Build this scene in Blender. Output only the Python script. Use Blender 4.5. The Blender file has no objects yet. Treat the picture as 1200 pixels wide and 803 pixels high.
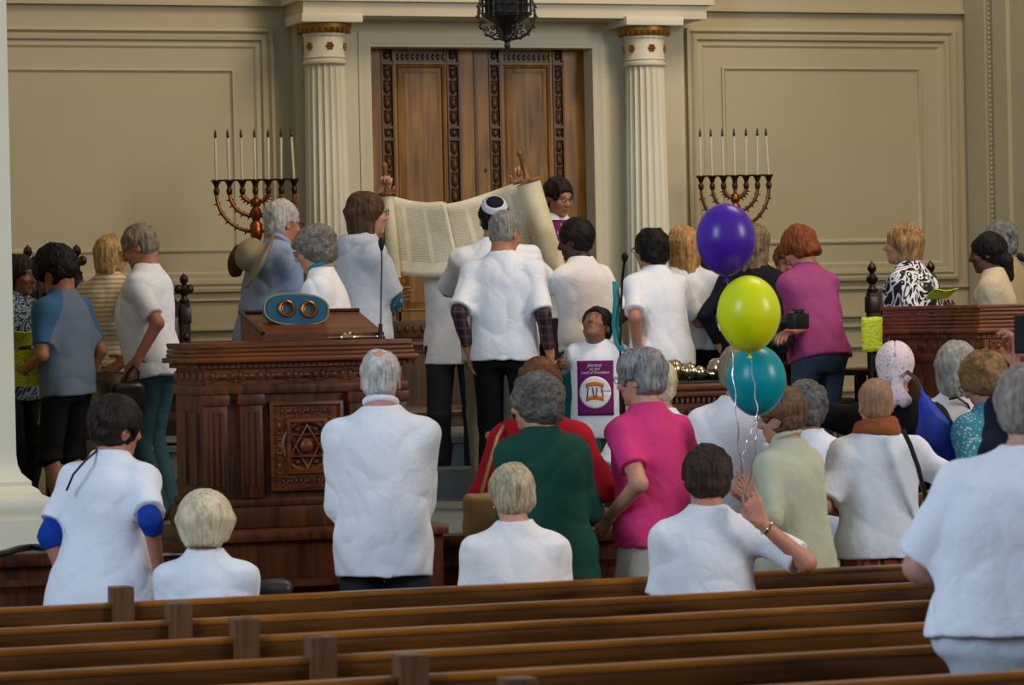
import bpy, bmesh, math, random
import numpy as np
from mathutils import Vector, Matrix
from mathutils.bvhtree import BVHTree
PI = math.pi
C = bpy.context.scene.collection
R = math.radians
# ------------------------------------------------------------------ camera
CAM = Vector((0.0, 0.0, 1.9))
YAW, ROLL, FPX = R(19.5), R(1.2), 4000.0
VH = 375.0                                  # the horizon's row at the picture's middle
PITCH = math.atan((401.5 - VH) / FPX)       # a little downwards
fwd0 = Vector((math.sin(YAW), math.cos(YAW), 0))
right0 = Vector((math.cos(YAW), -math.sin(YAW), 0))
cd = bpy.data.cameras.new('camera'); cam = bpy.data.objects.new('camera', cd); C.objects.link(cam)
cd.sensor_width = 36.0; cd.lens = FPX / 1200 * 36.0; cd.clip_end = 200
cfwd = (fwd0 * math.cos(PITCH) - Vector((0, 0, 1)) * math.sin(PITCH)).normalized()
q = cfwd.to_track_quat('-Z', 'Y')
cam.rotation_mode = 'QUATERNION'
cam.rotation_quaternion = q @ Matrix.Rotation(-ROLL, 3, 'Z').to_quaternion()
cam.location = CAM
cd.dof.use_dof = True; cd.dof.focus_distance = 18.0; cd.dof.aperture_fstop = 6.5
bpy.context.scene.camera = cam
MQ = cam.rotation_quaternion.to_matrix()
def ray(px, py):
    return (MQ @ Vector(((px - 600) / FPX, (401.5 - py) / FPX, -1)))
def at(px, py, d):                          # a point seen at px,py, d metres deep
    return CAM + ray(px, py) * d
def onY(px, py, Y):                         # where that line of sight meets the plane y = Y
    r = ray(px, py); return CAM + r * (Y / r.y)
def onZ(px, py, Z):
    r = ray(px, py); return CAM + r * ((Z - CAM.z) / r.z)
def proj(p):
    l = MQ.transposed() @ (Vector(p) - CAM)
    return (600 + l.x / -l.z * FPX, 401.5 - l.y / -l.z * FPX, -l.z)
# ------------------------------------------------------------------ light
w = bpy.data.worlds.new('world'); bpy.context.scene.world = w; w.use_nodes = True
w.node_tree.nodes['Background'].inputs[0].default_value = (0.88, 0.92, 1.0, 1)
w.node_tree.nodes['Background'].inputs[1].default_value = 0.30
def area(name, loc, target, sx, sy, power, col):
    l = bpy.data.lights.new(name, 'AREA'); l.shape = 'RECTANGLE'; l.size = sx; l.size_y = sy
    l.energy = power; l.color = col
    o = bpy.data.objects.new(name, l); C.objects.link(o); o.location = loc
    o.rotation_mode = 'QUATERNION'
    o.rotation_quaternion = (Vector(target) - Vector(loc)).to_track_quat('-Z', 'Y')
    return o
area('window_light', (-4.5, 7.5, 6.0), (5.0, 13.5, 1.0), 3.0, 4.5, 640, (0.66, 0.82, 1.0))
area('window_light', (14.5, 4.5, 6.5), (7.0, 15.0, 1.2), 3.5, 4.5, 820, (1.0, 0.92, 0.86))
area('ceiling_light', (9.2, 15.0, 9.0), (9.0, 19.5, 1.5), 3.0, 3.0, 360, (1.0, 0.76, 0.48))
vs = bpy.context.scene.view_settings
vs.view_transform = 'Standard'; vs.look = 'None'; vs.gamma = 1; vs.exposure = 0.0; vs.use_curve_mapping = False
bpy.context.scene.cycles.max_bounces = 5
bpy.context.scene.cycles.use_denoising = True
# ------------------------------------------------------------------ materials
def srgb(h):
    if isinstance(h, str):
        h = h.lstrip('#'); v = [int(h[i:i + 2], 16) / 255 for i in (0, 2, 4)]
    else: v = [c / 255 for c in h]
    return tuple((c / 12.92 if c <= 0.04045 else ((c + .055) / 1.055) ** 2.4) for c in v) + (1,)
class NT:
    def __init__(s, name):
        s.m = bpy.data.materials.new(name); s.m.use_nodes = True; s.t = s.m.node_tree
        s.b = s.t.nodes['Principled BSDF']
    def n(s, typ, **k):
        x = s.t.nodes.new(typ)
        for a, v in k.items():
            if a == 'ins':
                for i, q_ in v.items(): 
                    if hasattr(q_, 'is_output') or isinstance(q_, bpy.types.NodeSocket): s.t.links.new(q_, x.inputs[i])
                    else: x.inputs[i].default_value = q_
            else: setattr(x, a, v)
        return x
    def l(s, a, b): s.t.links.new(a, b)
    def ramp(s, fac, stops, interp='LINEAR'):
        r = s.n('ShaderNodeValToRGB'); r.color_ramp.interpolation = interp
        e = r.color_ramp.elements
        while len(e) < len(stops): e.new(0.5)
        for i, (p, c) in enumerate(stops): e[i].position = p; e[i].color = c
        s.l(fac, r.inputs[0]); return r.outputs[0]
    def mix(s, fac, a, b, blend='MIX'):
        m = s.n('ShaderNodeMix', data_type='RGBA', blend_type=blend)
        for v, i in ((fac, 0), (a, 6), (b, 7)):
            if isinstance(v, bpy.types.NodeSocket): s.l(v, m.inputs[i])
            else: m.inputs[i].default_value = v
        return m.outputs[2]
    def math(s, op, a, b=0.0):
        m = s.n('ShaderNodeMath', operation=op)
        for v, i in ((a, 0), (b, 1)):
            if isinstance(v, bpy.types.NodeSocket): s.l(v, m.inputs[i])
            else: m.inputs[i].default_value = v
        return m.outputs[0]
    def obj(s, scale=(1, 1, 1)):
        c = s.n('ShaderNodeTexCoord'); m = s.n('ShaderNodeMapping'); m.inputs['Scale'].default_value = scale
        s.l(c.outputs['Object'], m.inputs[0]); return m.outputs[0]
    def xyz(s, v):
        x = s.n('ShaderNodeSeparateXYZ'); s.l(v, x.inputs[0]); return x.outputs
    def bump(s, h, st=0.3, dist=0.01):
        b = s.n('ShaderNodeBump'); b.inputs['Strength'].default_value = st; b.inputs['Distance'].default_value = dist
        s.l(h, b.inputs['Height']); s.l(b.outputs[0], s.b.inputs['Normal'])
    def set(s, **k):
        for a, v in k.items():
            i = s.b.inputs[a.replace('_', ' ')]
            if isinstance(v, bpy.types.NodeSocket): s.l(v, i)
            else: i.default_value = v
        return s
CACHE = {}
def dim(c, f): return (c[0] * f, c[1] * f, c[2] * f, 1)
def cloth(hexc, var=0.06, rough=0.85):
    k = ('cloth', hexc, var)
    if k in CACHE: return CACHE[k]
    c = srgb(hexc); t = NT('cloth'); v = t.obj()
    n = t.n('ShaderNodeTexNoise', ins={'Vector': v, 'Scale': 60, 'Detail': 4})
    t.set(Base_Color=t.ramp(n.outputs[0], [(.3, dim(c, 1 - var)), (.7, c)]), Roughness=rough)
    t.b.inputs['Specular IOR Level'].default_value = 0.2
    n2 = t.n('ShaderNodeTexNoise', ins={'Vector': v, 'Scale': 9, 'Detail': 3, 'Distortion': 1.2})
    t.bump(n2.outputs[0], 0.35, 0.02)
    CACHE[k] = t.m; return t.m
def plain(hexc, rough=0.5, metal=0.0, name='material', spec=None, bump=None):
    k = ('plain', hexc, rough, metal, name)
    if k in CACHE: return CACHE[k]
    c = srgb(hexc); t = NT(name); v = t.obj()
    n = t.n('ShaderNodeTexNoise', ins={'Vector': v, 'Scale': 25, 'Detail': 3})
    t.set(Base_Color=t.ramp(n.outputs[0], [(.3, dim(c, .9)), (.7, c)]), Roughness=rough, Metallic=metal)
    if bump: t.bump(n.outputs[0], bump, 0.004)
    CACHE[k] = t.m; return t.m
def wood(c1, c2, rough=0.35, scale=1.0, axis='Z', name='wood'):
    k = ('wood', c1, c2, rough, scale, axis)
    if k in CACHE: return CACHE[k]
    t = NT(name); sc = {'Z': (14, 14, 1.1), 'X': (1.1, 14, 14), 'Y': (14, 1.1, 14)}[axis]
    v = t.obj(tuple(a * scale for a in sc))
    n = t.n('ShaderNodeTexNoise', ins={'Vector': v, 'Scale': 1.6, 'Detail': 6, 'Distortion': 0.8})
    v2 = t.obj(); n2 = t.n('ShaderNodeTexNoise', ins={'Vector': v2, 'Scale': 2.2, 'Detail': 3})
    f = t.math('ADD', t.math('MULTIPLY', n.outputs[0], .65), t.math('MULTIPLY', n2.outputs[0], .4))
    t.set(Base_Color=t.ramp(f, [(.38, srgb(c1)), (.66, srgb(c2))]), Roughness=rough)
    t.b.inputs['Specular IOR Level'].default_value = .35
    t.bump(n.outputs[0], 0.12, 0.004)
    CACHE[k] = t.m; return t.m
def hairmat(c1, c2, curly=False):
    k = ('hair', c1, c2, curly)
    if k in CACHE: return CACHE[k]
    t = NT('hair'); v = t.obj((60, 60, 60) if curly else (85, 85, 8))
    n = t.n('ShaderNodeTexNoise', ins={'Vector': v, 'Scale': 1.0, 'Detail': 4, 'Distortion': 1.0 if curly else 0.6})
    v2 = t.obj(); n2 = t.n('ShaderNodeTexNoise', ins={'Vector': v2, 'Scale': 14, 'Detail': 2})
    f = t.math('ADD', t.math('MULTIPLY', n.outputs[0], .6), t.math('MULTIPLY', n2.outputs[0], .4))
    t.set(Base_Color=t.ramp(f, [(.36, srgb(c1)), (.62, srgb(c2))]), Roughness=0.5)
    t.b.inputs['Specular IOR Level'].default_value = 0.16
    t.bump(n.outputs[0], 0.9, 0.006)
    CACHE[k] = t.m; return t.m
def skinmat():
    if 'skin' in CACHE: return CACHE['skin']
    t = NT('skin'); a = t.n('ShaderNodeAttribute', attribute_name='Col')
    v = t.obj(); n = t.n('ShaderNodeTexNoise', ins={'Vector': v, 'Scale': 30, 'Detail': 4})
    g = t.ramp(n.outputs[0], [(.3, (.86, .83, .82, 1)), (.7, (1, 1, 1, 1))])
    t.set(Base_Color=t.mix(1.0, a.outputs[0], g, 'MULTIPLY'), Roughness=0.55)
    t.b.inputs['Subsurface Weight'].default_value = 0.0
    t.bump(n.outputs[0], 0.1, 0.002)
    CACHE['skin'] = t.m; return t.m
# ------------------------------------------------------------------ object helpers
def link(name, me, mat=None, parent=None, loc=None):
    o = bpy.data.objects.new(name, me); C.objects.link(o)
    if mat is not None and not me.materials: me.materials.append(mat)
    if parent is not None: o.parent = parent
    if loc is not None: o.location = loc
    return o
def tag(o, label, cat, group=None):
    o['label'] = label; o['category'] = cat
    if group: o['group'] = group
    return o
def empty(name, loc, rz=0.0, label=None, cat=None, group=None):
    o = bpy.data.objects.new(name, None); C.objects.link(o); o.empty_display_size = .1
    o.location = loc; o.rotation_euler = (0, 0, rz)
    if label: tag(o, label, cat, group)
    return o
def struct(name, bm, mat, parent=None):
    o = bm.done(name, mat, parent)
    if parent is None: o['kind'] = 'structure'
    return o
class MB:
    """collects shapes for ONE mesh"""
    def __init__(s): s.bm = bmesh.new()
    def _fin(s, vs, M):
        if M is not None: bmesh.ops.transform(s.bm, matrix=M, verts=vs)
    def box(s, x0, x1, y0, y1, z0, z1, M=None, bev=0.0):
        r = bmesh.ops.create_cube(s.bm, size=1.0); vs_ = r['verts']
        for v in vs_:
            v.co = Vector(((x0 + x1) / 2 + v.co.x * (x1 - x0), (y0 + y1) / 2 + v.co.y * (y1 - y0), (z0 + z1) / 2 + v.co.z * (z1 - z0)))
        if bev > 0:
            es = list({e for v in vs_ for e in v.link_edges})
            rb = bmesh.ops.bevel(s.bm, geom=es, offset=bev, segments=2, affect='EDGES', profile=0.6)
            vs_ = list({v for f in rb['faces'] for v in f.verts} | {v for v in vs_ if v.is_valid})
        s._fin(vs_, M); return s
    def lathe(s, prof, seg=24, M=None, flute=0, fd=0.0):
        rings = []; allv = []
        for (r, z) in prof:
            if r < 1e-5:
                v = s.bm.verts.new((0, 0, z)); rings.append([v]); allv.append(v)
            else:
                ring = []
                for i in range(seg):
                    a = 2 * PI * i / seg; rr = r
                    if flute: rr = r - fd * abs(math.sin(a * flute / 2)) ** 0.7
                    v = s.bm.verts.new((rr * math.cos(a), rr * math.sin(a), z)); ring.append(v); allv.append(v)
                rings.append(ring)
        for A, B in zip(rings, rings[1:]):
            if len(A) == 1 and len(B) == 1: continue
            for i in range(seg):
                j = (i + 1) % seg
                if len(A) == 1: s.bm.faces.new((A[0], B[j], B[i]))
                elif len(B) == 1: s.bm.faces.new((A[i], A[j], B[0]))
                else: s.bm.faces.new((A[i], A[j], B[j], B[i]))
        if len(rings[0]) > 1: s.bm.faces.new(rings[0][::-1])
        if len(rings[-1]) > 1: s.bm.faces.new(rings[-1])
        s._fin(allv, M); return s
    def tube(s, pts, rad, seg=8, M=None, closed=False):
        pts = [Vector(p) for p in pts]; n = len(pts)
        if not hasattr(rad, '__len__'): rad = [rad] * n
        rings = []; allv = []; up = None
        for i, p in enumerate(pts):
            if closed: t = pts[(i + 1) % n] - pts[i - 1]
            else: t = pts[min(i + 1, n - 1)] - pts[max(i - 1, 0)]
            t = t.normalized() if t.length > 1e-9 else Vector((0, 0, 1))
            if up is None: up = t.orthogonal().normalized()
            up = (up - t * up.dot(t)); up = up.normalized() if up.length > 1e-6 else t.orthogonal().normalized()
            sd = t.cross(up); ring = []
            for k in range(seg):
                a = 2 * PI * k / seg
                v = s.bm.verts.new(p + (up * math.cos(a) + sd * math.sin(a)) * rad[i]); ring.append(v); allv.append(v)
            rings.append(ring)
        prs = list(zip(rings, rings[1:])) + ([(rings[-1], rings[0])] if closed else [])
        for A, B in prs:
            for k in range(seg):
                j = (k + 1) % seg; s.bm.faces.new((A[k], A[j], B[j], B[k]))
        if not closed: s.bm.faces.new(rings[0][::-1]); s.bm.faces.new(rings[-1])
        s._fin(allv, M); return s
    def sphere(s, c, r, u=12, v=8, M=None):
        rr = r if hasattr(r, '__len__') else (r, r, r)
        q_ = bmesh.ops.create_uvsphere(s.bm, u_segments=u, v_segments=v, radius=1)
        for x in q_['verts']: x.co = Vector((c[0] + x.co.x * rr[0], c[1] + x.co.y * rr[1], c[2] + x.co.z * rr[2]))
        s._fin(q_['verts'], M); return s
    def prism(s, poly, y0, y1, M=None):      # poly in x,z, pushed along y
        a = [s.bm.verts.new((x, y0, z)) for x, z in poly]; b = [s.bm.verts.new((x, y1, z)) for x, z in poly]
        n = len(poly); s.bm.faces.new(a); s.bm.faces.new(b[::-1])
        for i in range(n):
            j = (i + 1) % n; s.bm.faces.new((a[j], a[i], b[i], b[j]))
        s._fin(a + b, M); return s
    def frame(s, x0, x1, z0, z1, prof, M=None):
        """moulding run round a rectangle in the xz plane; prof = list of (inset, y)"""
        rings = []
        for ins, y in prof:
            rings.append([s.bm.verts.new((x, y, z)) for x, z in ((x0 + ins, z0 + ins), (x1 - ins, z0 + ins), (x1 - ins, z1 - ins), (x0 + ins, z1 - ins))])
        for A, B in zip(rings, rings[1:]):
            for i in range(4):
                j = (i + 1) % 4; s.bm.faces.new((A[i], A[j], B[j], B[i]))
        s._fin([v for r_ in rings for v in r_], M); return s
    def grid(s, rows, thick=0.0):
        V_ = [[s.bm.verts.new(p) for p in row] for row in rows]
        for i in range(len(V_) - 1):
            for j in range(len(V_[0]) - 1):
                s.bm.faces.new((V_[i][j], V_[i][j + 1], V_[i + 1][j + 1], V_[i + 1][j]))
        return s
    def done(s, name, mat, parent=None, loc=None, smooth=True, label=None, cat=None, group=None, ang=40):
        bmesh.ops.recalc_face_normals(s.bm, faces=s.bm.faces[:])
        me = bpy.data.meshes.new(name); s.bm.to_mesh(me); s.bm.free()
        if smooth:
            me.polygons.foreach_set('use_smooth', [True] * len(me.polygons))
            me.set_sharp_from_angle(angle=R(ang))
        o = link(name, me, mat, parent, loc)
        if label: tag(o, label, cat, group)
        return o
# ------------------------------------------------------------------ figures: smooth distance fields meshed by surface nets
F32 = np.float32
def V3(*a): return np.array(a, dtype=float)
def nrm(v):
    v = np.asarray(v, float); return v / max(np.linalg.norm(v), 1e-9)
def rotm(ax, deg):
    a = R(deg); c, s = math.cos(a), math.sin(a)
    return {'x': np.array([[1, 0, 0], [0, c, -s], [0, s, c]]), 'y': np.array([[c, 0, s], [0, 1, 0], [-s, 0, c]]),
            'z': np.array([[c, -s, 0], [s, c, 0], [0, 0, 1]])}[ax]
class Field:
    def __init__(s): s.p = []
    def add(s, fn, c, r, k=0.01, op='u'): s.p.append((fn, np.asarray(c, float), float(r), k, op)); return s
    def ell(s, c, r, Rm=None, k=0.01, op='u'):
        c = np.asarray(c, float); r = np.asarray(r, float); Rm_ = np.eye(3) if Rm is None else Rm
        c32, r32, R32 = c.astype(F32), r.astype(F32), Rm_.astype(F32)
        def fn(P):
            p = ((P - c32) @ R32) / r32; k0 = np.sqrt((p * p).sum(-1)); q_ = p / r32
            k1 = np.sqrt((q_ * q_).sum(-1)) + F32(1e-6); return k0 * (k0 - 1) / k1
        return s.add(fn, c, r.max(), k, op)
    def cone(s, a, b, r1, r2, k=0.01, op='u', flat=False, el=None):
        a = np.asarray(a, float); b = np.asarray(b, float); ab = b - a; L2 = max(ab @ ab, 1e-9); L = math.sqrt(L2)
        a32, ab32 = a.astype(F32), ab.astype(F32)
        def fn(P):
            w_ = P - a32; t = (w_ @ ab32) / F32(L2)
            tc = np.clip(t, 0, 1); q_ = w_ - tc[:, None] * ab32
            if flat:
                ql = w_ - t[:, None] * ab32
                d_ = np.sqrt((ql * ql).sum(-1)) - (r1 + (r2 - r1) * tc)
                return np.maximum(d_, np.abs(t - F32(.5)) * F32(L) - F32(L / 2))
            return np.sqrt((q_ * q_).sum(-1)) - (r1 + (r2 - r1) * tc)
        return s.add(fn, (a + b) / 2, L / 2 + max(r1, r2), k, op)
    def loft(s, O, Rm, zs, A, B, CY=None, n=2.4, k=0.02, op='u'):
        O = np.asarray(O, float); O32, R32 = O.astype(F32), Rm.astype(F32); zs = np.asarray(zs, float)
        zf = np.linspace(zs[0], zs[-1], 40); CY = [0] * len(zs) if CY is None else CY
        def sm(v):
            v = np.interp(zf, zs, v); v2 = np.convolve(np.pad(v, 2, 'edge'), np.ones(5) / 5, 'valid'); return v2
        Af, Bf, Cf = sm(A), sm(B), sm(CY)
        def fn(P):
            p = (P - O32) @ R32; z = p[:, 2]
            a = np.interp(z, zf, Af).astype(F32); b = np.interp(z, zf, Bf).astype(F32); c = np.interp(z, zf, Cf).astype(F32)
            x = np.abs(p[:, 0]) / a; y = np.abs(p[:, 1] - c) / b
            kk = (x ** n + y ** n + F32(1e-9)) ** (1 / n)
            return np.maximum((kk - 1) * np.minimum(a, b), np.maximum(zs[0] - z, z - zs[-1]))
        cen = O + Rm @ V3(0, 0, (zs[0] + zs[-1]) / 2)
        return s.add(fn, cen, (zs[-1] - zs[0]) / 2 + max(max(A), max(B)) + max(abs(c_) for c_ in CY), k, op)
    def rbox(s, c, h, r, Rm=None, k=0.005, op='u'):
        c = np.asarray(c, float); h = np.asarray(h, float) - r; Rm_ = np.eye(3) if Rm is None else Rm
        c32, h32, R32 = c.astype(F32), h.astype(F32), Rm_.astype(F32)
        def fn(P):
            q_ = np.abs((P - c32) @ R32) - h32
            return np.sqrt((np.maximum(q_, 0) ** 2).sum(-1)) + np.minimum(q_.max(-1), 0) - F32(r)
        return s.add(fn, c, np.linalg.norm(h) + r, k, op)
    def half(s, pt, nv, op='i', k=0.0):          # keep the side nv points away from
        pt = np.asarray(pt, F32); nv = nrm(nv).astype(F32)
        return s.add(lambda P: (P - pt) @ nv, (0, 0, 0), 1e6, k, op)
    def disp(s, fn): s.p.append((fn, None, 0, 0, 'd')); return s
    def ev(s, P, centers=None, BR=0, nb=0):
        f = np.full(len(P), 0.3, F32)
        for fn, c, r, k, op in s.p:
            if op == 'd': f = f + fn(P).astype(F32); continue
            if centers is not None and r < 1e5:
                m = ((centers - c) ** 2).sum(-1) < (r + BR + k + 0.01) ** 2
                if op == 'i': idx = np.ones(len(P), bool)
                else: idx = np.repeat(m, nb)
                if not idx.any(): continue
                if idx.all(): idx = slice(None)
            else: idx = slice(None)
            g = fn(P[idx]).astype(F32); a = f[idx]
            if op == 'u':
                if k > 0: h = np.maximum(k - np.abs(a - g), 0) / k; f[idx] = np.minimum(a, g) - h * h * F32(k / 4)
                else: f[idx] = np.minimum(a, g)
            else:
                if op == 's': g = -g
                if k > 0: h = np.maximum(k - np.abs(a - g), 0) / k; f[idx] = np.maximum(a, g) + h * h * F32(k / 4)
                else: f[idx] = np.maximum(a, g)
        return f
    def mesh(s, cell, name):
        lo = np.min([c - r for fn, c, r, k, op in s.p if op == 'u'], 0) - 3 * cell
        hi = np.max([c + r for fn, c, r, k, op in s.p if op == 'u'], 0) + 3 * cell
        NB = 10; nb_ = np.ceil((hi - lo) / cell / NB).astype(int); N = nb_ * NB
        bi = np.stack(np.meshgrid(*[np.arange(n) for n in nb_], indexing='ij'), -1).reshape(-1, 3)
        cen = lo + (bi + .5) * NB * cell; BR = NB * cell * .87
        fc = s.ev(cen.astype(F32), cen, BR, 1)
        act = np.abs(fc) < BR * 1.5 + .012
        # a block's centre can miss what is thin: also keep blocks near small shapes
        for fn, c, r, k, op in s.p:
            if op == 'u' and r < 0.06: act |= ((cen - c) ** 2).sum(-1) < (r + BR) ** 2
        G = np.empty(tuple(N), F32)
        G.reshape(nb_[0], NB, nb_[1], NB, nb_[2], NB)[...] = np.where(fc < 0, -1, 1).reshape(nb_[0], 1, nb_[1], 1, nb_[2], 1)
        off = np.stack(np.meshgrid(*[np.arange(NB)] * 3, indexing='ij'), -1).reshape(-1, 3)
        ab = bi[act]; ac = cen[act]; G6 = G.reshape(nb_[0], NB, nb_[1], NB, nb_[2], NB)
        for i in range(0, len(ab), 250):
            bb = ab[i:i + 250]; gi = (bb[:, None, :] * NB + off[None]).reshape(-1, 3)
            P = (lo + gi * cell).astype(F32)
            v = s.ev(P, ac[i:i + 250], BR, NB ** 3)
            G[gi[:, 0], gi[:, 1], gi[:, 2]] = v
        return nets(G, lo, cell, name)
def nets(G, lo, cell, name):
    S = (G < 0).view(np.uint8); n = np.array(G.shape) - 1
    cnt = np.zeros(tuple(n), np.uint8)
    cr = [(i, j, k) for i in (0, 1) for j in (0, 1) for k in (0, 1)]
    for i, j, k in cr: cnt += S[i:i + n[0], j:j + n[1], k:k + n[2]]
    idx = np.argwhere((cnt > 0) & (cnt < 8))
    if len(idx) == 0: raise ValueError('empty field ' + name)
    vals = {c: G[idx[:, 0] + c[0], idx[:, 1] + c[1], idx[:, 2] + c[2]] for c in cr}
    acc = np.zeros((len(idx), 3)); num = np.zeros(len(idx))
    for a in cr:
        for ax in range(3):
            if a[ax]: continue
            b = list(a); b[ax] = 1; b = tuple(b); va, vb = vals[a], vals[b]
            m = (va < 0) != (vb < 0); t = np.where(m, va / np.where(m, va - vb, 1), 0)
            p = np.array(a, float)[None] + np.zeros((len(idx), 1)); p[:, ax] = t
            acc += p * m[:, None]; num += m
    verts = lo + (idx + acc / num[:, None]) * cell
    im = np.full(tuple(n), -1, np.int32); im[idx[:, 0], idx[:, 1], idx[:, 2]] = np.arange(len(idx))
    quads = []
    for ax in range(3):
        sl0 = [slice(1, n[d_]) for d_ in range(3)]; sl0[ax] = slice(0, n[ax])
        sl1 = list(sl0); sl1[ax] = slice(1, n[ax] + 1)
        a, b = S[tuple(sl0)], S[tuple(sl1)]; e = np.argwhere(a != b)
        if len(e) == 0: continue
        ins = a[e[:, 0], e[:, 1], e[:, 2]]; o_ = np.array([1, 1, 1]); o_[ax] = 0; e = e + o_
        u, v = [(1, 2), (2, 0), (0, 1)][ax]
        def g(du, dv):
            q_ = e.copy(); q_[:, u] -= du; q_[:, v] -= dv; return im[q_[:, 0], q_[:, 1], q_[:, 2]]
        Q = np.stack([g(1, 1), g(0, 1), g(0, 0), g(1, 0)], 1)
        Q[ins == 0] = Q[ins == 0][:, ::-1]; quads.append(Q)
    Q = np.concatenate(quads); Q = Q[(Q >= 0).all(1)]
    me = bpy.data.meshes.new(name)
    me.vertices.add(len(verts)); me.vertices.foreach_set('co', verts.astype(F32).ravel())
    me.loops.add(Q.size); me.loops.foreach_set('vertex_index', Q.ravel().astype(np.int32))
    me.polygons.add(len(Q)); me.polygons.foreach_set('loop_start', np.arange(0, Q.size, 4, dtype=np.int32))
    me.polygons.foreach_set('use_smooth', np.ones(len(Q), bool))
    me.update(calc_edges=True)
    return me, verts
def waves(seed, n, kmin, kmax, dirw=(1, 1, 1)):
    r_ = np.random.RandomState(seed); K = r_.normal(size=(n, 3)) * np.array(dirw); K /= np.linalg.norm(K, axis=1)[:, None]
    K *= r_.uniform(kmin, kmax, n)[:, None]; ph = r_.uniform(0, 6.28, n)
    K2 = r_.normal(size=(n, 3)) * kmin * .5; ph2 = r_.uniform(0, 6.28, n)
    K, K2 = K.astype(F32), K2.astype(F32)
    def fn(P):
        t = 0
        for i in range(n): t = t + np.sin(P @ K[i] + ph[i] + 1.3 * np.sin(P @ K2[i] + ph2[i]))
        return t / n
    return fn
# ------------------------------------------------------------------ people
def ik(S, T, L1, L2, pole):
    d_ = T - S; L = np.linalg.norm(d_); m = (L1 + L2) * .995
    if L > m: T = S + d_ / L * m; d_ = T - S; L = m
    L = max(L, abs(L1 - L2) + .02); u = d_ / np.linalg.norm(d_)
    a = (L1 * L1 - L2 * L2 + L * L) / (2 * L); h = math.sqrt(max(L1 * L1 - a * a, 0))
    p = np.asarray(pole, float); p = p - u * (p @ u); p = nrm(p) if np.linalg.norm(p) > 1e-6 else nrm(np.cross(u, V3(0, 1, .1)))
    return S + u * a + p * h, T
def add_hand(F, W, f, t, side, s, curl, thumb=0.3):
    f = nrm(f); t = t - f * (t @ f); t = nrm(t); n = np.cross(f, t) * (-1 if side > 0 else 1)
    s = s * 1.05
    for i, o_ in enumerate((.028, .0095, -.0095, -.027)):
        kn = W + f * (.088 - abs(i - 1.2) * .004) * s + t * o_ * s
        F.cone(W + t * o_ * .6 * s, kn, .0145 * s, .0115 * s, k=.008)
        L = (.040, .045, .042, .033)[i] * s; p = kn; ang = 0
        for j in range(3):
            ang += R(curl * (28 + 34 * (j > 0)) + 4); dr = f * math.cos(ang) + n * math.sin(ang) + t * (o_ * 2.2) * (1 - curl)
            q_ = p + nrm(dr) * L * (1, .62, .5)[j]
            F.cone(p, q_, (.0098, .0088, .008)[j] * s, (.0088, .008, .0068)[j] * s, k=.002); p = q_
    b = W + f * .022 * s + t * .024 * s; d1 = nrm(f * .62 + t * .62 * (1 - thumb * .5) + n * (.25 + thumb)); m = b + d1 * .045 * s
    d2 = nrm(f * .8 + t * .15 + n * (.3 + thumb * .9))
    F.cone(W + f * .01 * s + t * .012 * s, b, .016 * s, .015 * s, k=.006).cone(b, m, .0145 * s, .011 * s, k=.005).cone(m, m + d2 * .032 * s, .0108 * s, .0085 * s, k=.003)
HZ = (-.13, -.06, 0, .09, .19, .30, .40, .47, .535)
HA = (.120, .160, .172, .160, .146, .162, .166, .118, .055)
HB = (.085, .112, .118, .108, .102, .118, .115, .090, .055)
FA = (.130, .172, .182, .158, .132, .146, .146, .102, .048)
FB = (.090, .120, .122, .104, .094, .120, .112, .080, .048)
NPEOPLE = [0]; PEOPLE = []
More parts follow.
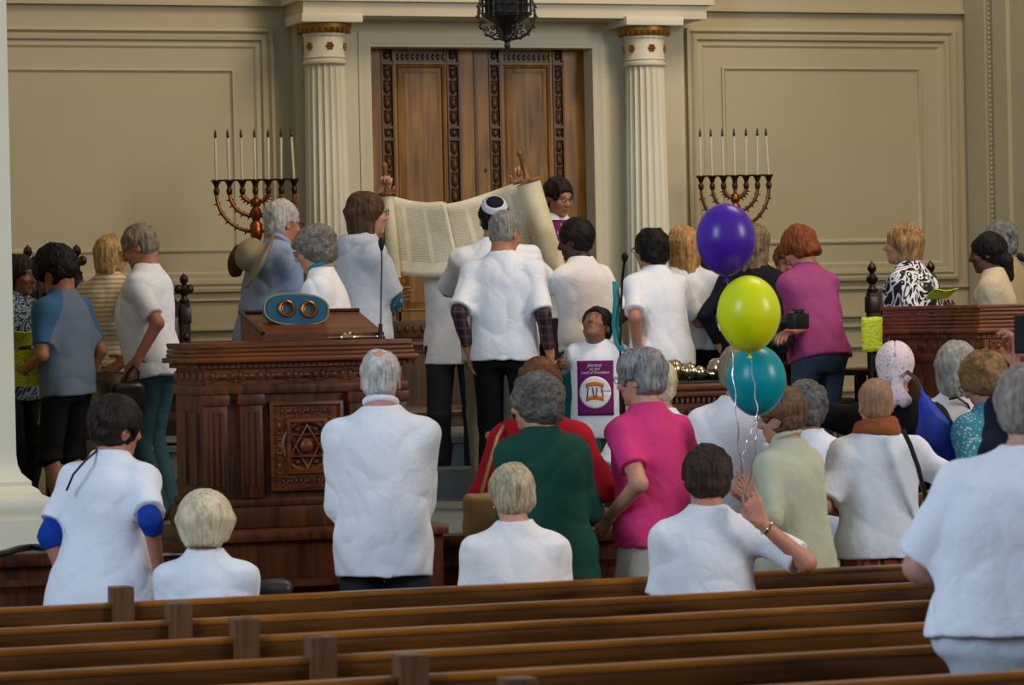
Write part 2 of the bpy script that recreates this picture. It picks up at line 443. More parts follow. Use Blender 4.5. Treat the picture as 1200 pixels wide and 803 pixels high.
def person(label, hx, ty, d, rel, floor=0.0, H=None, sit=False, w=1.0, dp=1.0, belly=0.0, lean=4, side=0, hrel=None, hp=5, hr=0, hs=None,
           skin='#c99478', female=True, hair=None, top=None, bottom=None, shoe='#1c1a18', lh=None, rh=None, lcurl=.35, rcurl=.35,
           lpole=None, rpole=None, lthumb=None, rthumb=None, lhd=None, rhd=None, glasses=None, eyes=False, stance=0.0, cell=.0068, ears=True,
           beard=None, seed=None, neckf=.025, fast=False, sw=1.0, twist=0, bodyx=0.0, brow='#2a1c14', kid=False, group=None, rleg=None):
    NPEOPLE[0] += 1; seed = NPEOPLE[0] if seed is None else seed
    hrel = rel if hrel is None else hrel
    az = YAW + math.atan((hx - 600) / FPX); psi = R(rel) - az; hpsi = R(hrel - rel)
    top3 = at(hx, ty, d); ztop = top3.z
    Rt = rotm('z', twist) @ rotm('x', -lean) @ rotm('y', side)
    def kin(s, hs_):
        P0 = V3(0, 0, .95 * s if not sit else .56 * s)
        nb = P0 + Rt @ V3(0, -.012, .535) * s
        Rh = rotm('z', math.degrees(hpsi)) @ rotm('x', -hp) @ rotm('y', hr)
        nd = nrm(Rt @ V3(0, 0, 1) * .55 + V3(0, 0, 1) * .45)
        fd = Rh @ V3(0, 1, 0)
        hc = nb + nd * .090 * s + V3(fd[0], fd[1], 0) * neckf + Rh @ V3(0, 0, .02)
        tp = max((hc + Rh @ V3(0, math.cos(a) * .09, math.sin(a) * .122 + .004) * hs_)[2] for a in np.linspace(.6, 2.5, 12))
        return P0, nb, Rh, hc, tp
    s = (H or 1.7) / 1.75
    for _ in range(4):
        hs_ = hs or (s ** .5 * (.97 if female else 1.01))
        P0, nb, Rh, hc, tp = kin(s, hs_)
        if not sit and H is None: s *= (ztop - floor) / tp
    rootz = floor if not sit else ztop - tp
    if H is not None and not sit: rootz = ztop - tp
    Rz = rotm('z', math.degrees(psi))
    hw = Rz @ hc; hcen = at(hx, ty + .12 * FPX / d, d)
    root = V3(hcen.x - hw[0], hcen.y - hw[1], rootz)
    def loc(px, py, dd=0.0):
        return Rz.T @ (np.array(at(px, py, d + dd)) - root)
    ax = V3(1, 0, 0); wsh = (.168 if not female else .152) * s * w ** .55 * sw
    A = [a * s * w for a in (FA if female else HA)]; B = [b * s * dp for b in (FB if female else HB)]
    A[-1] = A[-1] / w; A[-2] = A[-2] / w ** .5
    CY = [0, 0, belly * .03, belly * .07, belly * .09, belly * .07, .005, -.01, -.015]
    CY = [c * s if i < 6 else c for i, c in enumerate(CY)]; Bb = [b + abs(c) * .6 for b, c in zip(B, CY)]
    body = Field(); zs = [z * s for z in HZ]
    thin = .016
    body.loft(P0, Rt, zs, [a - thin for a in A], [b - thin for b in Bb], CY, k=.02)
    sh = {}; arms = {}
    for sd, tgt, pole, curl, hd, th in ((-1, lh, lpole, lcurl, lhd, lthumb), (1, rh, rpole, rcurl, rhd, rthumb)):
        S = P0 + Rt @ V3(sd * wsh, -.005, .424 * s); L1, L2 = .285 * s, .25 * s
        if tgt is None: T = P0 + Rt @ (V3(sd * (wsh + .06 * s * w), .06 * s, -.05 * s) if not sit else V3(sd * wsh * .75, .24 * s, .05 * s))
        elif len(tgt) == 4: T = P0 + Rt @ (V3(*tgt[:3]) * s)      # in the trunk's own frame
        else: T = loc(*tgt)
        if tgt is not None and np.linalg.norm(T - S) > (L1 + L2):
            S = S + nrm(T - S) * min(.04, np.linalg.norm(T - S) - L1 - L2)
        if pole is None: pole = V3(sd * .5, -.8, -.35) if not sit else V3(sd * .28, -.3, -1)
        E, Wr = ik(S, T, L1, L2, pole); arms[sd] = (S, E, Wr)
        ra = .043 * s * (w ** .5)
        body.cone(nb - V3(0, 0, .030 * s), S, .042 * s, .042 * s * w ** .4, k=.05)
        body.cone(S, E, ra * 1.12, ra * .86, k=.03).cone(E, Wr, ra * .86, .026 * s, k=.015)
        f = nrm(Wr - E) if hd is None else nrm(np.asarray(hd, float)); t = V3(0, 1, .05) if th is None else np.asarray(th, float)
        if abs(f @ nrm(t)) > .9: t = V3(0, .3, 1)
        add_hand(body, Wr, f, t, sd, s if not kid else s * 1.05, curl)
    legs = {}
    for sd in (-1, 1):
        Hp = P0 + V3(sd * .092 * s * w ** .6, 0, -.03 * s)
        if sit: K = Hp + V3(sd * .03, .43 * s, .0); An = K + V3(0, .02, -(K[2] - .09 * s))
        else:
            An = V3(sd * (.10 * s + stance), -.03 - sd * stance * .2, .085 * s); K, An = ik(Hp, An, .44 * s, .415 * s, V3(sd * .1, 1, 0))
        legs[sd] = (Hp, K, An)
        body.cone(Hp, K, .066 * s * w ** .6, .046 * s, k=.03).cone(K, An, .046 * s, .033 * s, k=.015)
        body.ell(K + nrm(An - K) * .11 * s + V3(0, -.015, 0), (.042 * s, .045 * s, .11 * s), k=.02)
        body.cone(An, An + V3(sd * .012, -.03, -.045 * s), .036 * s, .030 * s, k=.02).cone(An + V3(0, 0, -.035 * s), An + V3(sd * .03, .15 * s, -.058 * s), .036 * s, .024 * s, k=.02)
    # head
    q_ = hs_
    def hp_(x, y, z): return hc + Rh @ (V3(x, y, z) * q_)
    def hr_(a, b, c_): return V3(a, b, c_) * q_
    body.cone(nb - V3(0, 0, .05 * s), hp_(0, -.02, -.055), .058 * s * (1 if female else 1.1), .054 * q_ * (1 if female else 1.12), k=.03)
    body.ell(hp_(0, -.012, .035), hr_(.075, .094, .088), Rh, k=.01)
    body.ell(hp_(0, .028, -.012), hr_(.064, .072, .092), Rh, k=.02)
    body.ell(hp_(0, .030, -.070), hr_(.050, .052, .045), Rh, k=.02)
    body.ell(hp_(0, .070, -.098), hr_(.023, .018, .016), Rh, k=.018)
    body.ell(hp_(0, .078, .032), hr_(.050, .016, .012), Rh, k=.015)
    for sd in (-1, 1):
        body.ell(hp_(sd * .031, .104, .008), hr_(.019, .016, .013), Rh, k=.012, op='s')
        body.ell(hp_(sd * .040, .068, -.025), hr_(.022, .022, .018), Rh, k=.015)
        if ears:
            eR = Rh @ rotm('z', sd * -20)
            body.ell(hp_(sd * .077, -.012, -.008), hr_(.009, .019, .031), eR, k=.005)
            body.ell(hp_(sd * .086, -.006, -.006), hr_(.006, .010, .018), eR, k=.004, op='s')
    body.cone(hp_(0, .094, .016), hp_(0, .111, -.026), .0078 * q_, .0125 * q_, k=.012)
    body.ell(hp_(0, .103, -.032), hr_(.018, .011, .010), Rh, k=.006)
    body.ell(hp_(0, .087, -.0585), hr_(.023, .011, .0065), Rh, k=.006).ell(hp_(0, .085, -.071), hr_(.020, .011, .0065), Rh, k=.006)
    me, vt = body.mesh(cell, 'person')
    o = link('person', me, skinmat()); o.location = root; o.rotation_euler = (0, 0, psi)
    tag(o, label, 'person', group)
    # skin colours: lips and brows
    col = np.empty((len(vt), 4), F32); col[:] = srgb(skin)
    h = (vt - hc) @ Rh / q_
    def msk(c_, r_): return ((((h - np.array(c_)) / np.array(r_)) ** 2).sum(1) < 1) & (h[:, 1] > .04)
    lc = np.array(srgb(skin)) * np.array([.85, .62, .60, 1])
    col[msk((0, .10, -.0645), (.024, .03, .0125))] = lc
    for sd in (-1, 1):
        col[msk((sd * .031, .09, .034), (.020, .03, .006))] = np.array(srgb(brow)) * .6 + np.array(srgb(skin)) * .4
    ca = me.color_attributes.new('Col', 'FLOAT_COLOR', 'POINT'); ca.data.foreach_set('color', col.ravel())
    tr = dict(o=o, hp=hp_, Rh=Rh, q=q_, P0=P0, Rt=Rt, s=s, root=root, psi=psi, arms=arms, nb=nb, legs=legs, Rz=Rz, hc=hc, w=w, B=Bb, A=A, CY=CY)
    # ---- upper garment
    if top is not None:
        T_ = dict(mat=cloth('#e8ebf2'), sleeve=.62, hem=-.16, ease=.02, fold=.0045, flare=0.0, under=None, collar=None, tight=1.0, name='shirt'); T_.update(top)
        def garment(T_, extra=0.0):
            F = Field(); ez = T_['ease'] + extra; hem = T_['hem'] * s
            zz = [hem] + [z for z in zs if z > hem + .03]
            gi = lambda arr: [float(np.interp(z, zs, arr)) for z in zz]
            a_, b_, c_ = gi(A), gi(Bb), gi(CY)
            mxa = 0; 
            for i in range(len(zz) - 1, -1, -1):   # hangs straight from its widest point down
                mxa = max(mxa * (.985 if not T_['tight'] > 1 else .9), a_[i]); a_[i] = max(a_[i], mxa ); 
            mb = 0
            for i in range(len(zz) - 1, -1, -1): mb = max(mb * .985, b_[i]); b_[i] = max(b_[i], mb )
            a_ = [v + ez * (1 if z < .46 * s else .5) + T_['flare'] * max(0, (.2 * s - z)) for v, z in zip(a_, zz)]
            b_ = [v + ez * (1 if z < .46 * s else .4) + T_['flare'] * max(0, (.2 * s - z)) for v, z in zip(b_, zz)]
            zz[-1] += .006; a_[-1] = .064 * s; b_[-1] = .064 * s
            F.loft(P0, Rt, zz, a_, b_, c_, n=2.3, k=.02)
            for sd in (-1, 1):
                S, E, Wr = arms[sd]; ra = (.044 + ez * .50) * s * (w ** .55); fr = T_['sleeve']
                F.cone(nb - V3(0, 0, .030 * s) + (S - nb) * .22, S, .046 * s + ez * .2, .048 * s * w ** .4 + ez * .5, k=.06)
                if fr > 0:
                    if fr <= 1: F.cone(S, S + (E - S) * fr, ra * 1.0, ra * 1.16, k=.06, flat=True)
                    else:
                        F.cone(S, E, ra * 1.0, ra * .9, k=.06)
                        F.cone(E - nrm(Wr - E) * .01, E + (Wr - E) * (fr - 1), ra * .85, max(ra * .85 - (ra * .85 - .036 * s) * (fr - 1), .036 * s), k=.02, flat=True)
                    if fr <= 1: F.ell(S, (ra * .96,) * 3, k=.05)
            if T_['fold']:
                f1 = waves(seed, 4, 16, 30, (1, 1, .8)); f2 = waves(seed + 50, 4, 45, 70, (1, 1, .7)); am = T_['fold']
                F.disp(lambda P: am * (1 - 2.2 * np.abs(f1(P)) ** .7) * 1.15 + am * .35 * f2(P))
            # round neck opening
            F.ell(nb + Rt @ V3(0, .028, .048) * s, V3(.068, .078, .042) * s, Rt @ rotm('x', -14), k=.008, op='s')
            return F
        F = garment(T_); sm_, sv = F.mesh(.0085, 'shirt'); so = link(T_['name'], sm_, T_['mat'], o); tr['shirt'] = so
        if T_['under']:
            U = dict(T_); U.update(T_['under']); U['ease'] = T_['ease'] * .50
            F = garment(U); um, uv = F.mesh(.0085, 'undershirt'); link(T_['under'].get('name', 'undershirt'), um, U['mat'], o)
        if T_['collar']:
            pts = []
            for i in range(28):
                a = 2 * PI * i / 28; pts.append(nb + Rt @ V3(.062 * math.sin(a), .062 * math.cos(a) + .006, .024 - .018 * math.cos(a)) * s)
            K = Field()
            for i in range(28): K.cone(pts[i], pts[(i + 1) % 28], .012 * s, .012 * s, k=.01)
            cm, _ = K.mesh(.006, 'collar'); link('collar', cm, T_['collar'], o)
    # ---- lower garment
    if bottom is not None:
        Bt = dict(kind='trousers', mat=cloth('#22252c'), hem=None); Bt.update(bottom); F = Field()
        zt = .035 * s
        zz = [-.13 * s, -.06 * s, 0, zt]; a_ = [float(np.interp(z, zs, A)) + .005 for z in zz]; b_ = [float(np.interp(z, zs, Bb)) + .005 for z in zz]
        c_ = [float(np.interp(z, zs, CY)) for z in zz]
        a_[-1] -= .016; b_[-1] -= .02
        if Bt['kind'] == 'skirt' and not sit:
            hl = (Bt['hem'] if Bt['hem'] is not None else .45) * s - P0[2]; zz = [hl] + zz[1:]; a_ = [a_[2] + .05 * s] + a_[1:]; b_ = [b_[2] + .06 * s] + b_[1:]; c_ = [0] + c_[1:]
            F.loft(P0, np.eye(3), zz, a_, b_, c_, n=2.1)
            fw = waves(seed + 9, 4, 28, 60, (1, 1, .06)); F.disp(lambda P: .008 * fw(P))
        else:
            F.loft(P0, np.eye(3), zz, a_, b_, c_, n=2.3, k=.02)
            for sd in (-1, 1):
                Hp, K, An = legs[sd]; wf = w ** .6
                F.cone(Hp, K, .094 * s * wf, .072 * s, k=.03)
                if Bt['kind'] == 'shorts': F.cone(K, K + (An - K) * .08, .085 * s, .088 * s, k=.02, flat=True)
                else: F.cone(K - (An - K) * .05, An + (An - K) * .06, .070 * s, .062 * s, k=.02, flat=True)
            fw = waves(seed + 9, 5, 25, 60, (1, 1, .8)); F.disp(lambda P: .004 * fw(P))
        bmesh_, _ = F.mesh(.011, 'trousers'); link({'skirt': 'skirt', 'shorts': 'shorts'}.get(Bt['kind'], 'trousers'), bmesh_, Bt['mat'], o)
    if shoe:
        for sd in (-1, 1):
            Hp, K, An = legs[sd]; F = Field(); b0 = An + V3(0, 0, -.048 * s)
            F.cone(b0 + V3(0, -.03, .01), b0 + V3(sd * .03, .16 * s, -.006), .043 * s, .036 * s, k=.02).ell(An + V3(0, -.012, -.015), (.046 * s, .055 * s, .04 * s), k=.02)
            F.half((0, 0, .004), (0, 0, -1)); sm2, _ = F.mesh(.010, 'shoe'); link('shoe', sm2, plain(shoe, .4, name='shoe leather'), o)
    # ---- hair
    if hair: make_hair(tr, hair, seed)
    if beard:
        F = Field(); F.ell(hp_(0, .032, -.072), hr_(.058, .062, .050), Rh).ell(hp_(0, .072, -.10), hr_(.03, .024, .022), Rh, k=.015)
        F.ell(hp_(0, .08, -.035), hr_(.05, .05, .022), Rh, k=.01, op='s').ell(hp_(0, .11, -.065), hr_(.022, .03, .008), Rh, k=.004, op='s')
        cu = waves(seed, 6, 200, 350); F.disp(lambda P: .002 * cu(P)); F.half(hp_(0, -.005, 0), Rh @ V3(0, -1, 0)); F.half(hp_(0, 0, -.02), Rh @ V3(0, 0, 1))
        bm_, _ = F.mesh(.005, 'beard'); link('beard', bm_, beard, o)
    if glasses:
        g = MB()
        for sd in (-1, 1):
            g.tube([hp_(sd * .032 + .021 * math.cos(a), .107, .006 + .016 * math.sin(a)) for a in np.linspace(0, 2 * PI, 15)[:-1]], .0021, 6, closed=True)
            g.tube([hp_(sd * .053, .105, .012), hp_(sd * .074, .06, .012), hp_(sd * .081, -.008, .010)], .0022, 6)
        g.tube([hp_(-.011, .107, .010), hp_(0, .112, .012), hp_(.011, .107, .010)], .002, 6)
        g.done('glasses', plain(glasses, .35, .3, 'spectacle frame'), o)
    if eyes:
        for sd in (-1, 1):
            g = MB(); g.sphere(hp_(sd * .031, .0815, .007), .0105 * q_, 12, 8); e = g.done('eye', plain('#9c948c', .3, name='eye white'), o)
            e.data.materials.append(plain('#1d120c', .2, name='iris'))
            cc = hp_(sd * .031, .0815, .007); fd = Rh @ V3(0, 1, -.05)
            for p in e.data.polygons:
                if nrm(np.array(p.center) - cc) @ fd > .84: p.material_index = 1
    tr['proj_head'] = proj(Vector(root) + Vector(Rz @ hc)); PEOPLE.append((label[:30], round(s * 1.75, 2), [round(v, 2) for v in root], tuple(round(v) for v in tr['proj_head'][:2])))
    return tr
def make_hair(tr, spec, seed):
    o, hp_, Rh, q_ = tr['o'], tr['hp'], tr['Rh'], tr['q']
    st, mat = spec[0], spec[1]; opt = spec[2] if len(spec) > 2 else {}
    def r_(a, b, c): return V3(a, b, c) * q_
    v = opt.get('vol', 1.0); F = Field()
    inv = (Rh.T / q_).astype(F32); hc32 = tr['hc'].astype(F32)
    def loc(P): return (P - hc32) @ inv.T
    if st in ('short', 'crop', 'bald'):
        th = {'short': .014, 'crop': .008, 'bald': .007}[st] * v
        F.ell(hp_(0, -.012, .036), r_(.076 + th, .095 + th, .089 + th), Rh)
        F.ell(hp_(0, -.040, -.028), r_(.062 + th, .052 + th, .052), Rh, k=.02)
        F.ell(hp_(0, .105, -.045), r_(.075, .075, .108), Rh, k=.012, op='s')
        for sd in (-1, 1):
            F.ell(hp_(sd * .085, .012, -.030), r_(.032, .040, .040), Rh, k=.01, op='s')
        F.half(hp_(0, -.06, -.078 + opt.get('nape', 0)), Rh @ V3(0, .25, -1), k=.01)
        if st == 'bald': F.ell(hp_(0, .01, .115), r_(.072 * opt.get('bare', 1), .105, .075), Rh, k=.01, op='s')
        g = waves(seed + 3, 7, 150, 300, (1, 1, .3)); g2 = waves(seed + 6, 4, 45, 90, (1, 1, .5)); am = 1.0 if st == 'short' else .3
        if 'spot' in opt: F.ell(hp_(0, -.085, .128), r_(.040, .055, .034), Rh, k=.006, op='s')
        if st != 'bald': F.disp(lambda P: am * (.006 * g(P) + .006 * g2(P)))
    elif st == 'curly':
        th = .026 * v
        F.ell(hp_(0, -.018, .034), r_(.078 + th, .096 + th, .088 + th * .9), Rh)
        F.ell(hp_(0, -.045, -.040), r_(.070 + th, .055 + th, .060), Rh, k=.03)
        F.ell(hp_(0, .125, -.045), r_(.070, .075, .098), Rh, k=.015, op='s')
        g = waves(seed + 3, 8, 110, 190); g2 = waves(seed + 4, 5, 50, 80)
        F.disp(lambda P: .008 * g(P) + .008 * g2(P)); F.half(hp_(0, -.06, -.10 + opt.get('nape', 0)), Rh @ V3(0, .2, -1), k=.02)
    elif st in ('bob', 'long', 'pony'):
        th = .022 * v; low = opt.get('low', -.12 if st == 'bob' else -.26)
        F.ell(hp_(0, -.016, .034), r_(.077 + th, .095 + th, .088 + th * .75), Rh)
        if st == 'pony':
            F.ell(hp_(0, -.045, -.035), r_(.066, .060, .058), Rh, k=.02)
            F.ell(hp_(0, -.105, -.055), r_(.045, .042, .048), Rh, k=.02).cone(hp_(0, -.115, -.07), hp_(0, -.12, low), .040 * q_, .022 * q_, k=.02)
        else:
            hw = (.078 + th) * opt.get('wide', 1.0)
            n_ = 9
            for i in range(n_):
                a = R(-100 + 200 * i / (n_ - 1)); x, y = math.sin(a) * hw * .86, -math.cos(a) * (.085 + th * .6) - .012
                if abs(a) > R(80): y = -.010
                z1 = low + (.02 if abs(a) > R(70) else 0)
                tipx = x * (.80 if st == 'bob' else .95)
                F.cone(hp_(x, y, .02), hp_(tipx, y * .9, z1), .026 * q_, .019 * q_, k=.02)
            F.ell(hp_(0, -.05, low * .45), r_(.070, .055, abs(low) * .5 + .02), Rh, k=.02)
        F.ell(hp_(0, .118, -.05), r_(.066, .082, .105), Rh, k=.012, op='s')
        g = waves(seed + 3, 7, 150, 260, (1, 1, .12)); g2 = waves(seed + 5, 4, 40, 70, (1, 1, .3)); am = opt.get('am', 1.0)
        F.disp(lambda P: am * (.0055 * g(P) + .006 * g2(P)))
    elif st == 'afro':
        th = .024 * v; F.ell(hp_(0, -.02, .040), r_(.076 + th, .092 + th, .086 + th), Rh)
        F.ell(hp_(0, -.045, -.03), r_(.066 + th * .5, .05 + th * .5, .055), Rh, k=.02).ell(hp_(0, .115, -.045), r_(.070, .075, .100), Rh, k=.012, op='s')
        for sd in (-1, 1): F.ell(hp_(sd * .085, .016, -.03), r_(.03, .036, .036), Rh, k=.01, op='s')
        g = waves(seed + 3, 9, 160, 300); F.disp(lambda P: .005 * g(P)); F.half(hp_(0, -.06, -.075), Rh @ V3(0, .25, -1), k=.01)
    me, _ = F.mesh(opt.get('cell', .0055), 'hair')
    h = link(opt.get('name', 'hair'), me, mat, o); tr['hair'] = h
    return h
# ------------------------------------------------------------------ the room
YW, ZB, YE = 21.3, 0.86, 15.75             # back wall, platform floor, platform edge
XL, XR = 2.5, 10.95                        # side walls of the platform
def paint(h, name='painted plaster'):
    t = NT(name); v = t.obj(); n = t.n('ShaderNodeTexNoise', ins={'Vector': v, 'Scale': 1.3, 'Detail': 5})
    c = srgb(h); t.set(Base_Color=t.ramp(n.outputs[0], [(.3, dim(c, .93)), (.7, c)]), Roughness=.6)
    n2 = t.n('ShaderNodeTexNoise', ins={'Vector': v, 'Scale': 90, 'Detail': 2}); t.bump(n2.outputs[0], .05, .003); return t.m
WALL = paint('#b4aa8c'); TRIM = paint('#c9c2a9'); COLM = paint('#d6d2bd')
CARPET = plain('#6c7474', .95, name='grey carpet', bump=.5)
OAK = wood('#4e3208', '#90651f', .42, 1, 'Z'); OAKD = wood('#2c1806', '#54330e', .4, 1, 'Z')
MAH = wood('#200e04', '#5c2c0c', .42, 1, 'X'); MAHZ = wood('#210f04', '#60300e', .42, 1, 'Z'); MAHL = wood('#301606', '#743a10', .42, 1, 'X')
DARKW = wood('#140b07', '#2e1509', .35, 1, 'Z'); PEWW = wood('#2c1807', '#623a12', .32, 1, 'X'); PEWC = wood('#4c2c08', '#9a5e1c', .3, 1, 'X')
GOLD = plain('#9a7434', .4, .7, 'gilding'); BRASS = plain('#96562a', .3, 1.0, 'polished copper brass'); BRASSD = plain('#4a3423', .4, .9, 'dark brass'); SILVER = plain('#cbb892', .2, 1.0, 'silver')
BRONZE = plain('#6b4326', .38, .9, 'bronze'); BLACK = plain('#0d0d0f', .45, name='black metal')
struct('floor', MB().box(-8, 24, -4, YW + .4, -.12, 0), plain('#4a3a2e', .9, name='floor carpet', bump=.4))
struct('floor', MB().box(XL - .3, XR + .3, YE + .06, YW + .3, .002, ZB), CARPET)     # the raised platform
b = MB(); b.box(XL - 6, XR + 6, YE - .02, YE + .06, .0, ZB - .06).box(XL - 6, XR + 6, YE - .07, YE + .07, ZB - .06, ZB + .004, bev=.012).box(XL - 6, XR + 6, YE - .05, YE, 0, .14)
for i in range(12):
    x = XL - .6 + i * .8; b.frame(x, x + .72, .2, ZB - .12, [(0, YE - .02), (0, YE - .045), (.03, YE - .05), (.05, YE - .03), (.07, YE - .02)])
struct('trim_1', b, MAHZ)
y1, y2 = 19.45, 18.95
struct('floor', MB().box(4.6, 9.9, y1, YW + .02, ZB, 1.2).box(4.6, 9.9, y1 - .02, y1 + .02, 1.17, 1.2), CARPET)
struct('floor', MB().box(4.5, 10.0, y2, y1 + .01, ZB, 1.03), CARPET)
# back wall with the ark opening
xa, xb = onY(432, 200, YW).x, onY(697, 200, YW - .1).x; ztop = onY(560, 57, YW).z; ZT = 6.2
b = MB(); b.box(XL - .3, xa - .03, YW, YW + .5, 0, ZT).box(xb + .03, XR + .3, YW, YW + .5, 0, ZT).box(xa - .03, xb + .03, YW, YW + .5, ztop + .03, ZT)
struct('wall_back', b, WALL)
xs0, xs1 = onY(345, 200, YW).x, onY(797, 200, YW).x
b = MB()                                     # the shallow projecting bay that carries the ark and the columns
b.box(xs0, xa, YW - .10, YW + .2, ZB, 4.6).box(xb, xs1, YW - .10, YW + .2, ZB, 4.6).box(xa, xb, YW - .10, YW + .2, ztop, 4.6)
b.frame(xa - .085, xb + .085, 1.1, ztop + .10, [(0, YW - .099), (0, YW - .108), (.02, YW - .110), (.03, YW - .104), (.07, YW - .107), (.082, YW - .099)])
struct('trim_2', b, TRIM)
za = onY(560, 20, YW - .4).z
b = MB(); b.box(xs0 - .04, xs1 + .04, YW - .42, YW + .01, za, ZT).box(xs0 - .08, xs1 + .08, YW - .46, YW, za + .09, za + .14)
struct('trim_3', b, TRIM)
def panel(x0, x1, z0, z1, yy=YW):
    b = MB()
    b.frame(x0, x1, z0, z1, [(0, yy), (0, yy - .035), (.02, yy - .045), (.035, yy - .02), (.05, yy - .035), (.075, yy - .03), (.085, yy - .008), (.115, yy - .012), (.13, yy)])
    b.frame(x0 + .26, x1 - .26, z0 + .26, z1 - .26, [(0, yy), (0, yy - .014), (.012, yy - .018), (.022, yy - .004), (.03, yy)])
    return b
zt_ = onY(322, 34, YW).z
struct('trim_4', panel(2.2, onY(322, 200, YW).x, 2.12, zt_), WALL)
struct('trim_5', panel(onY(806, 200, YW).x, onY(1120, 200, YW).x, 2.12, zt_ + .03), WALL)
zc = onY(322, 8, YW).z
for nm, X0, X1 in (('trim_6', XL, xs0), ('trim_7', xs1, XR)):
    b = MB(); b.box(X0, X1, YW - .05, YW, zc, zc + .02).box(X0, X1, YW - .03, YW, zc + .02, zc + .3)
    for z, h, p in ((2.06, .014, .025), (1.87, .025, .04), (1.80, .02, .03), (1.66, .02, .03), (1.52, .02, .025), (1.36, .03, .03), (1.1, .02, .02)): b.box(X0, X1, YW - p, YW, z, z + h, bev=.006)
    b.box(X0, X1, YW - .03, YW, ZB, ZB + .22)
    struct(nm, b, WALL)
struct('wall_right', MB().box(XR, XR + .3, YE + .2, YW + .3, 0, ZT), WALL)
b = MB(); b.box(XR - .05, XR, YW - .34, YW - .05, ZB, ZT); b.box(XR - .03, XR, YW - .62, YW - .42, ZB, ZT)
for i in range(130): b.sphere((XR - .035, YW - .38, ZB + .03 + i * .033), .011, 6, 4)
struct('trim_8', b, WALL)
struct('wall_left', MB().box(XL - .3, XL, YE + .2, YW + .3, 0, ZT), WALL)
# the near pier at the left edge of the platform
pr = onZ(19, 470, 1.6); pdep = 16.25; px_ = at(13, 300, pdep).x; pz = ZB
hw = .26
prof = [(hw + .16, 0), (hw + .16, .145), (hw + .125, .150), (hw + .135, .175), (hw + .145, .21), (hw + .13, .245), (hw + .10, .26), (hw + .085, .285), (hw + .06, .30), (hw + .06, .32), (hw + .02, .36), (hw + .005, .40), (hw, .45), (hw, 4.4)]
b = MB(); b.lathe([(r * math.sqrt(2), z) for r, z in prof], 4, Matrix.Translation((px_ - hw, 16.2 + hw * .6, pz)) @ Matrix.Rotation(PI / 4, 4, 'Z'))
struct('trim_9', b, COLM)
# fluted columns
def column(px):
    yc = YW - .26; c = onY(px, 200, yc); xc = c.x; r0 = .150
    g = empty('column', (xc, yc, ZB + .34), 0); return g, xc, yc, r0
for px, lab in ((383, 'white fluted column with gilt capital left of the ark doors'), (758, 'white fluted column with gilt capital right of the ark doors')):
    g, xc, yc, r0 = column(px); zt2 = za - (ZB + .34)
    b = MB(); n = 24; pr_ = [(r0 + .012, .22), (r0 + .006, .24)] + [(r0 - .022 * ((z / (zt2 - .35)) ** 1.6), z) for z in np.linspace(.26, zt2 - .30, 12)]
    b.lathe(pr_, 20 * 6, None, flute=20, fd=.014); b.done('shaft', COLM, g, ang=60)
    r1 = pr_[-1][0]
    MB().lathe([(r1, zt2 - .31), (r1 + .014, zt2 - .30), (r1 + .016, zt2 - .285), (r1 + .004, zt2 - .275), (r1 + .004, zt2 - .27), (r1 + .012, zt2 - .262), (r1 + .004, zt2 - .252), (r1 + .003, zt2 - .13), (r1 + .012, zt2 - .12), (r1 + .012, zt2 - .108)], 40).done('neck_band', COLM, g)
    b = MB()
    b.lathe([(r1 + .012, zt2 - .108), (r1 + .05, zt2 - .075), (r1 + .052, zt2 - .05), (r1 + .03, zt2 - .045)], 40)
    for i in range(26):
        a = 2 * PI * i / 26; b.sphere(((r1 + .036) * math.cos(a), (r1 + .036) * math.sin(a), zt2 - .082), (.013, .013, .024), 8, 6)
    b.done('gilt_echinus', GOLD, g)
    MB().box(-r1 - .075, r1 + .075, -r1 - .075, r1 + .075, zt2 - .046, zt2 + .012, bev=.006).done('abacus', COLM, g)
    for a in (-90, -150, -30, -60 - 150):
        b = MB(); ca, sa = math.cos(R(a)), math.sin(R(a)); c0 = Vector(((r1 + .006) * ca, (r1 + .006) * sa, zt2 - .19)); tx = Vector((-sa, ca, 0))
        b.sphere(c0, .010, 8, 6)
        for k in range(6):
            w_ = c0 + (tx * math.cos(k * PI / 3) + Vector((0, 0, 1)) * math.sin(k * PI / 3)) * .018; b.sphere(w_, .010, 8, 6)
        b.done('rosette', GOLD, g)
    MB().box(-.21, .21, -.21, .21, -.34, .02).lathe([(.20, .02), (.215, .05), (.215, .08), (.20, .11), (.175, .13), (.175, .15), (.19, .165), (.19, .19), (r0 + .012, .22)], 40).done('column_base', COLM, g)
    g['label'] = lab; g['category'] = 'column'; g['group'] = 'columns of the ark'
# ark doors
YD = YW + .08; g = empty('ark_doors', ((xa + xb) / 2, YD, 1.2), 0, 'tall carved brown wooden double doors of the ark in the back wall', 'double door')
X = lambda p: onY(p, 200, YD).x - g.location.x
Z = lambda p: onY(560, p, YD).z - 1.2
zt3 = ztop - 1.2 + .01
def carved(b, x0, x1, z0, z1):
    xc = (x0 + x1) / 2; hw_ = (x1 - x0) / 2; b.box(x0, x0 + .012, -.022, 0, z0, z1).box(x1 - .012, x1, -.022, 0, z0, z1)
    n = max(1, int((z1 - z0) / (hw_ * 2.2))); st = (z1 - z0) / n
    for i in range(n):
        z = z0 + (i + .5) * st; b.sphere((xc, -.004, z), (hw_ * .55, .016, st * .36), 10, 8); b.sphere((xc, -.004, z + st * .5), (hw_ * .6, .010, st * .10), 8, 6)
        for s_ in (-1, 1): b.sphere((xc + s_ * hw_ * .5, -.004, z + st * .28), (hw_ * .22, .012, st * .16), 8, 6)
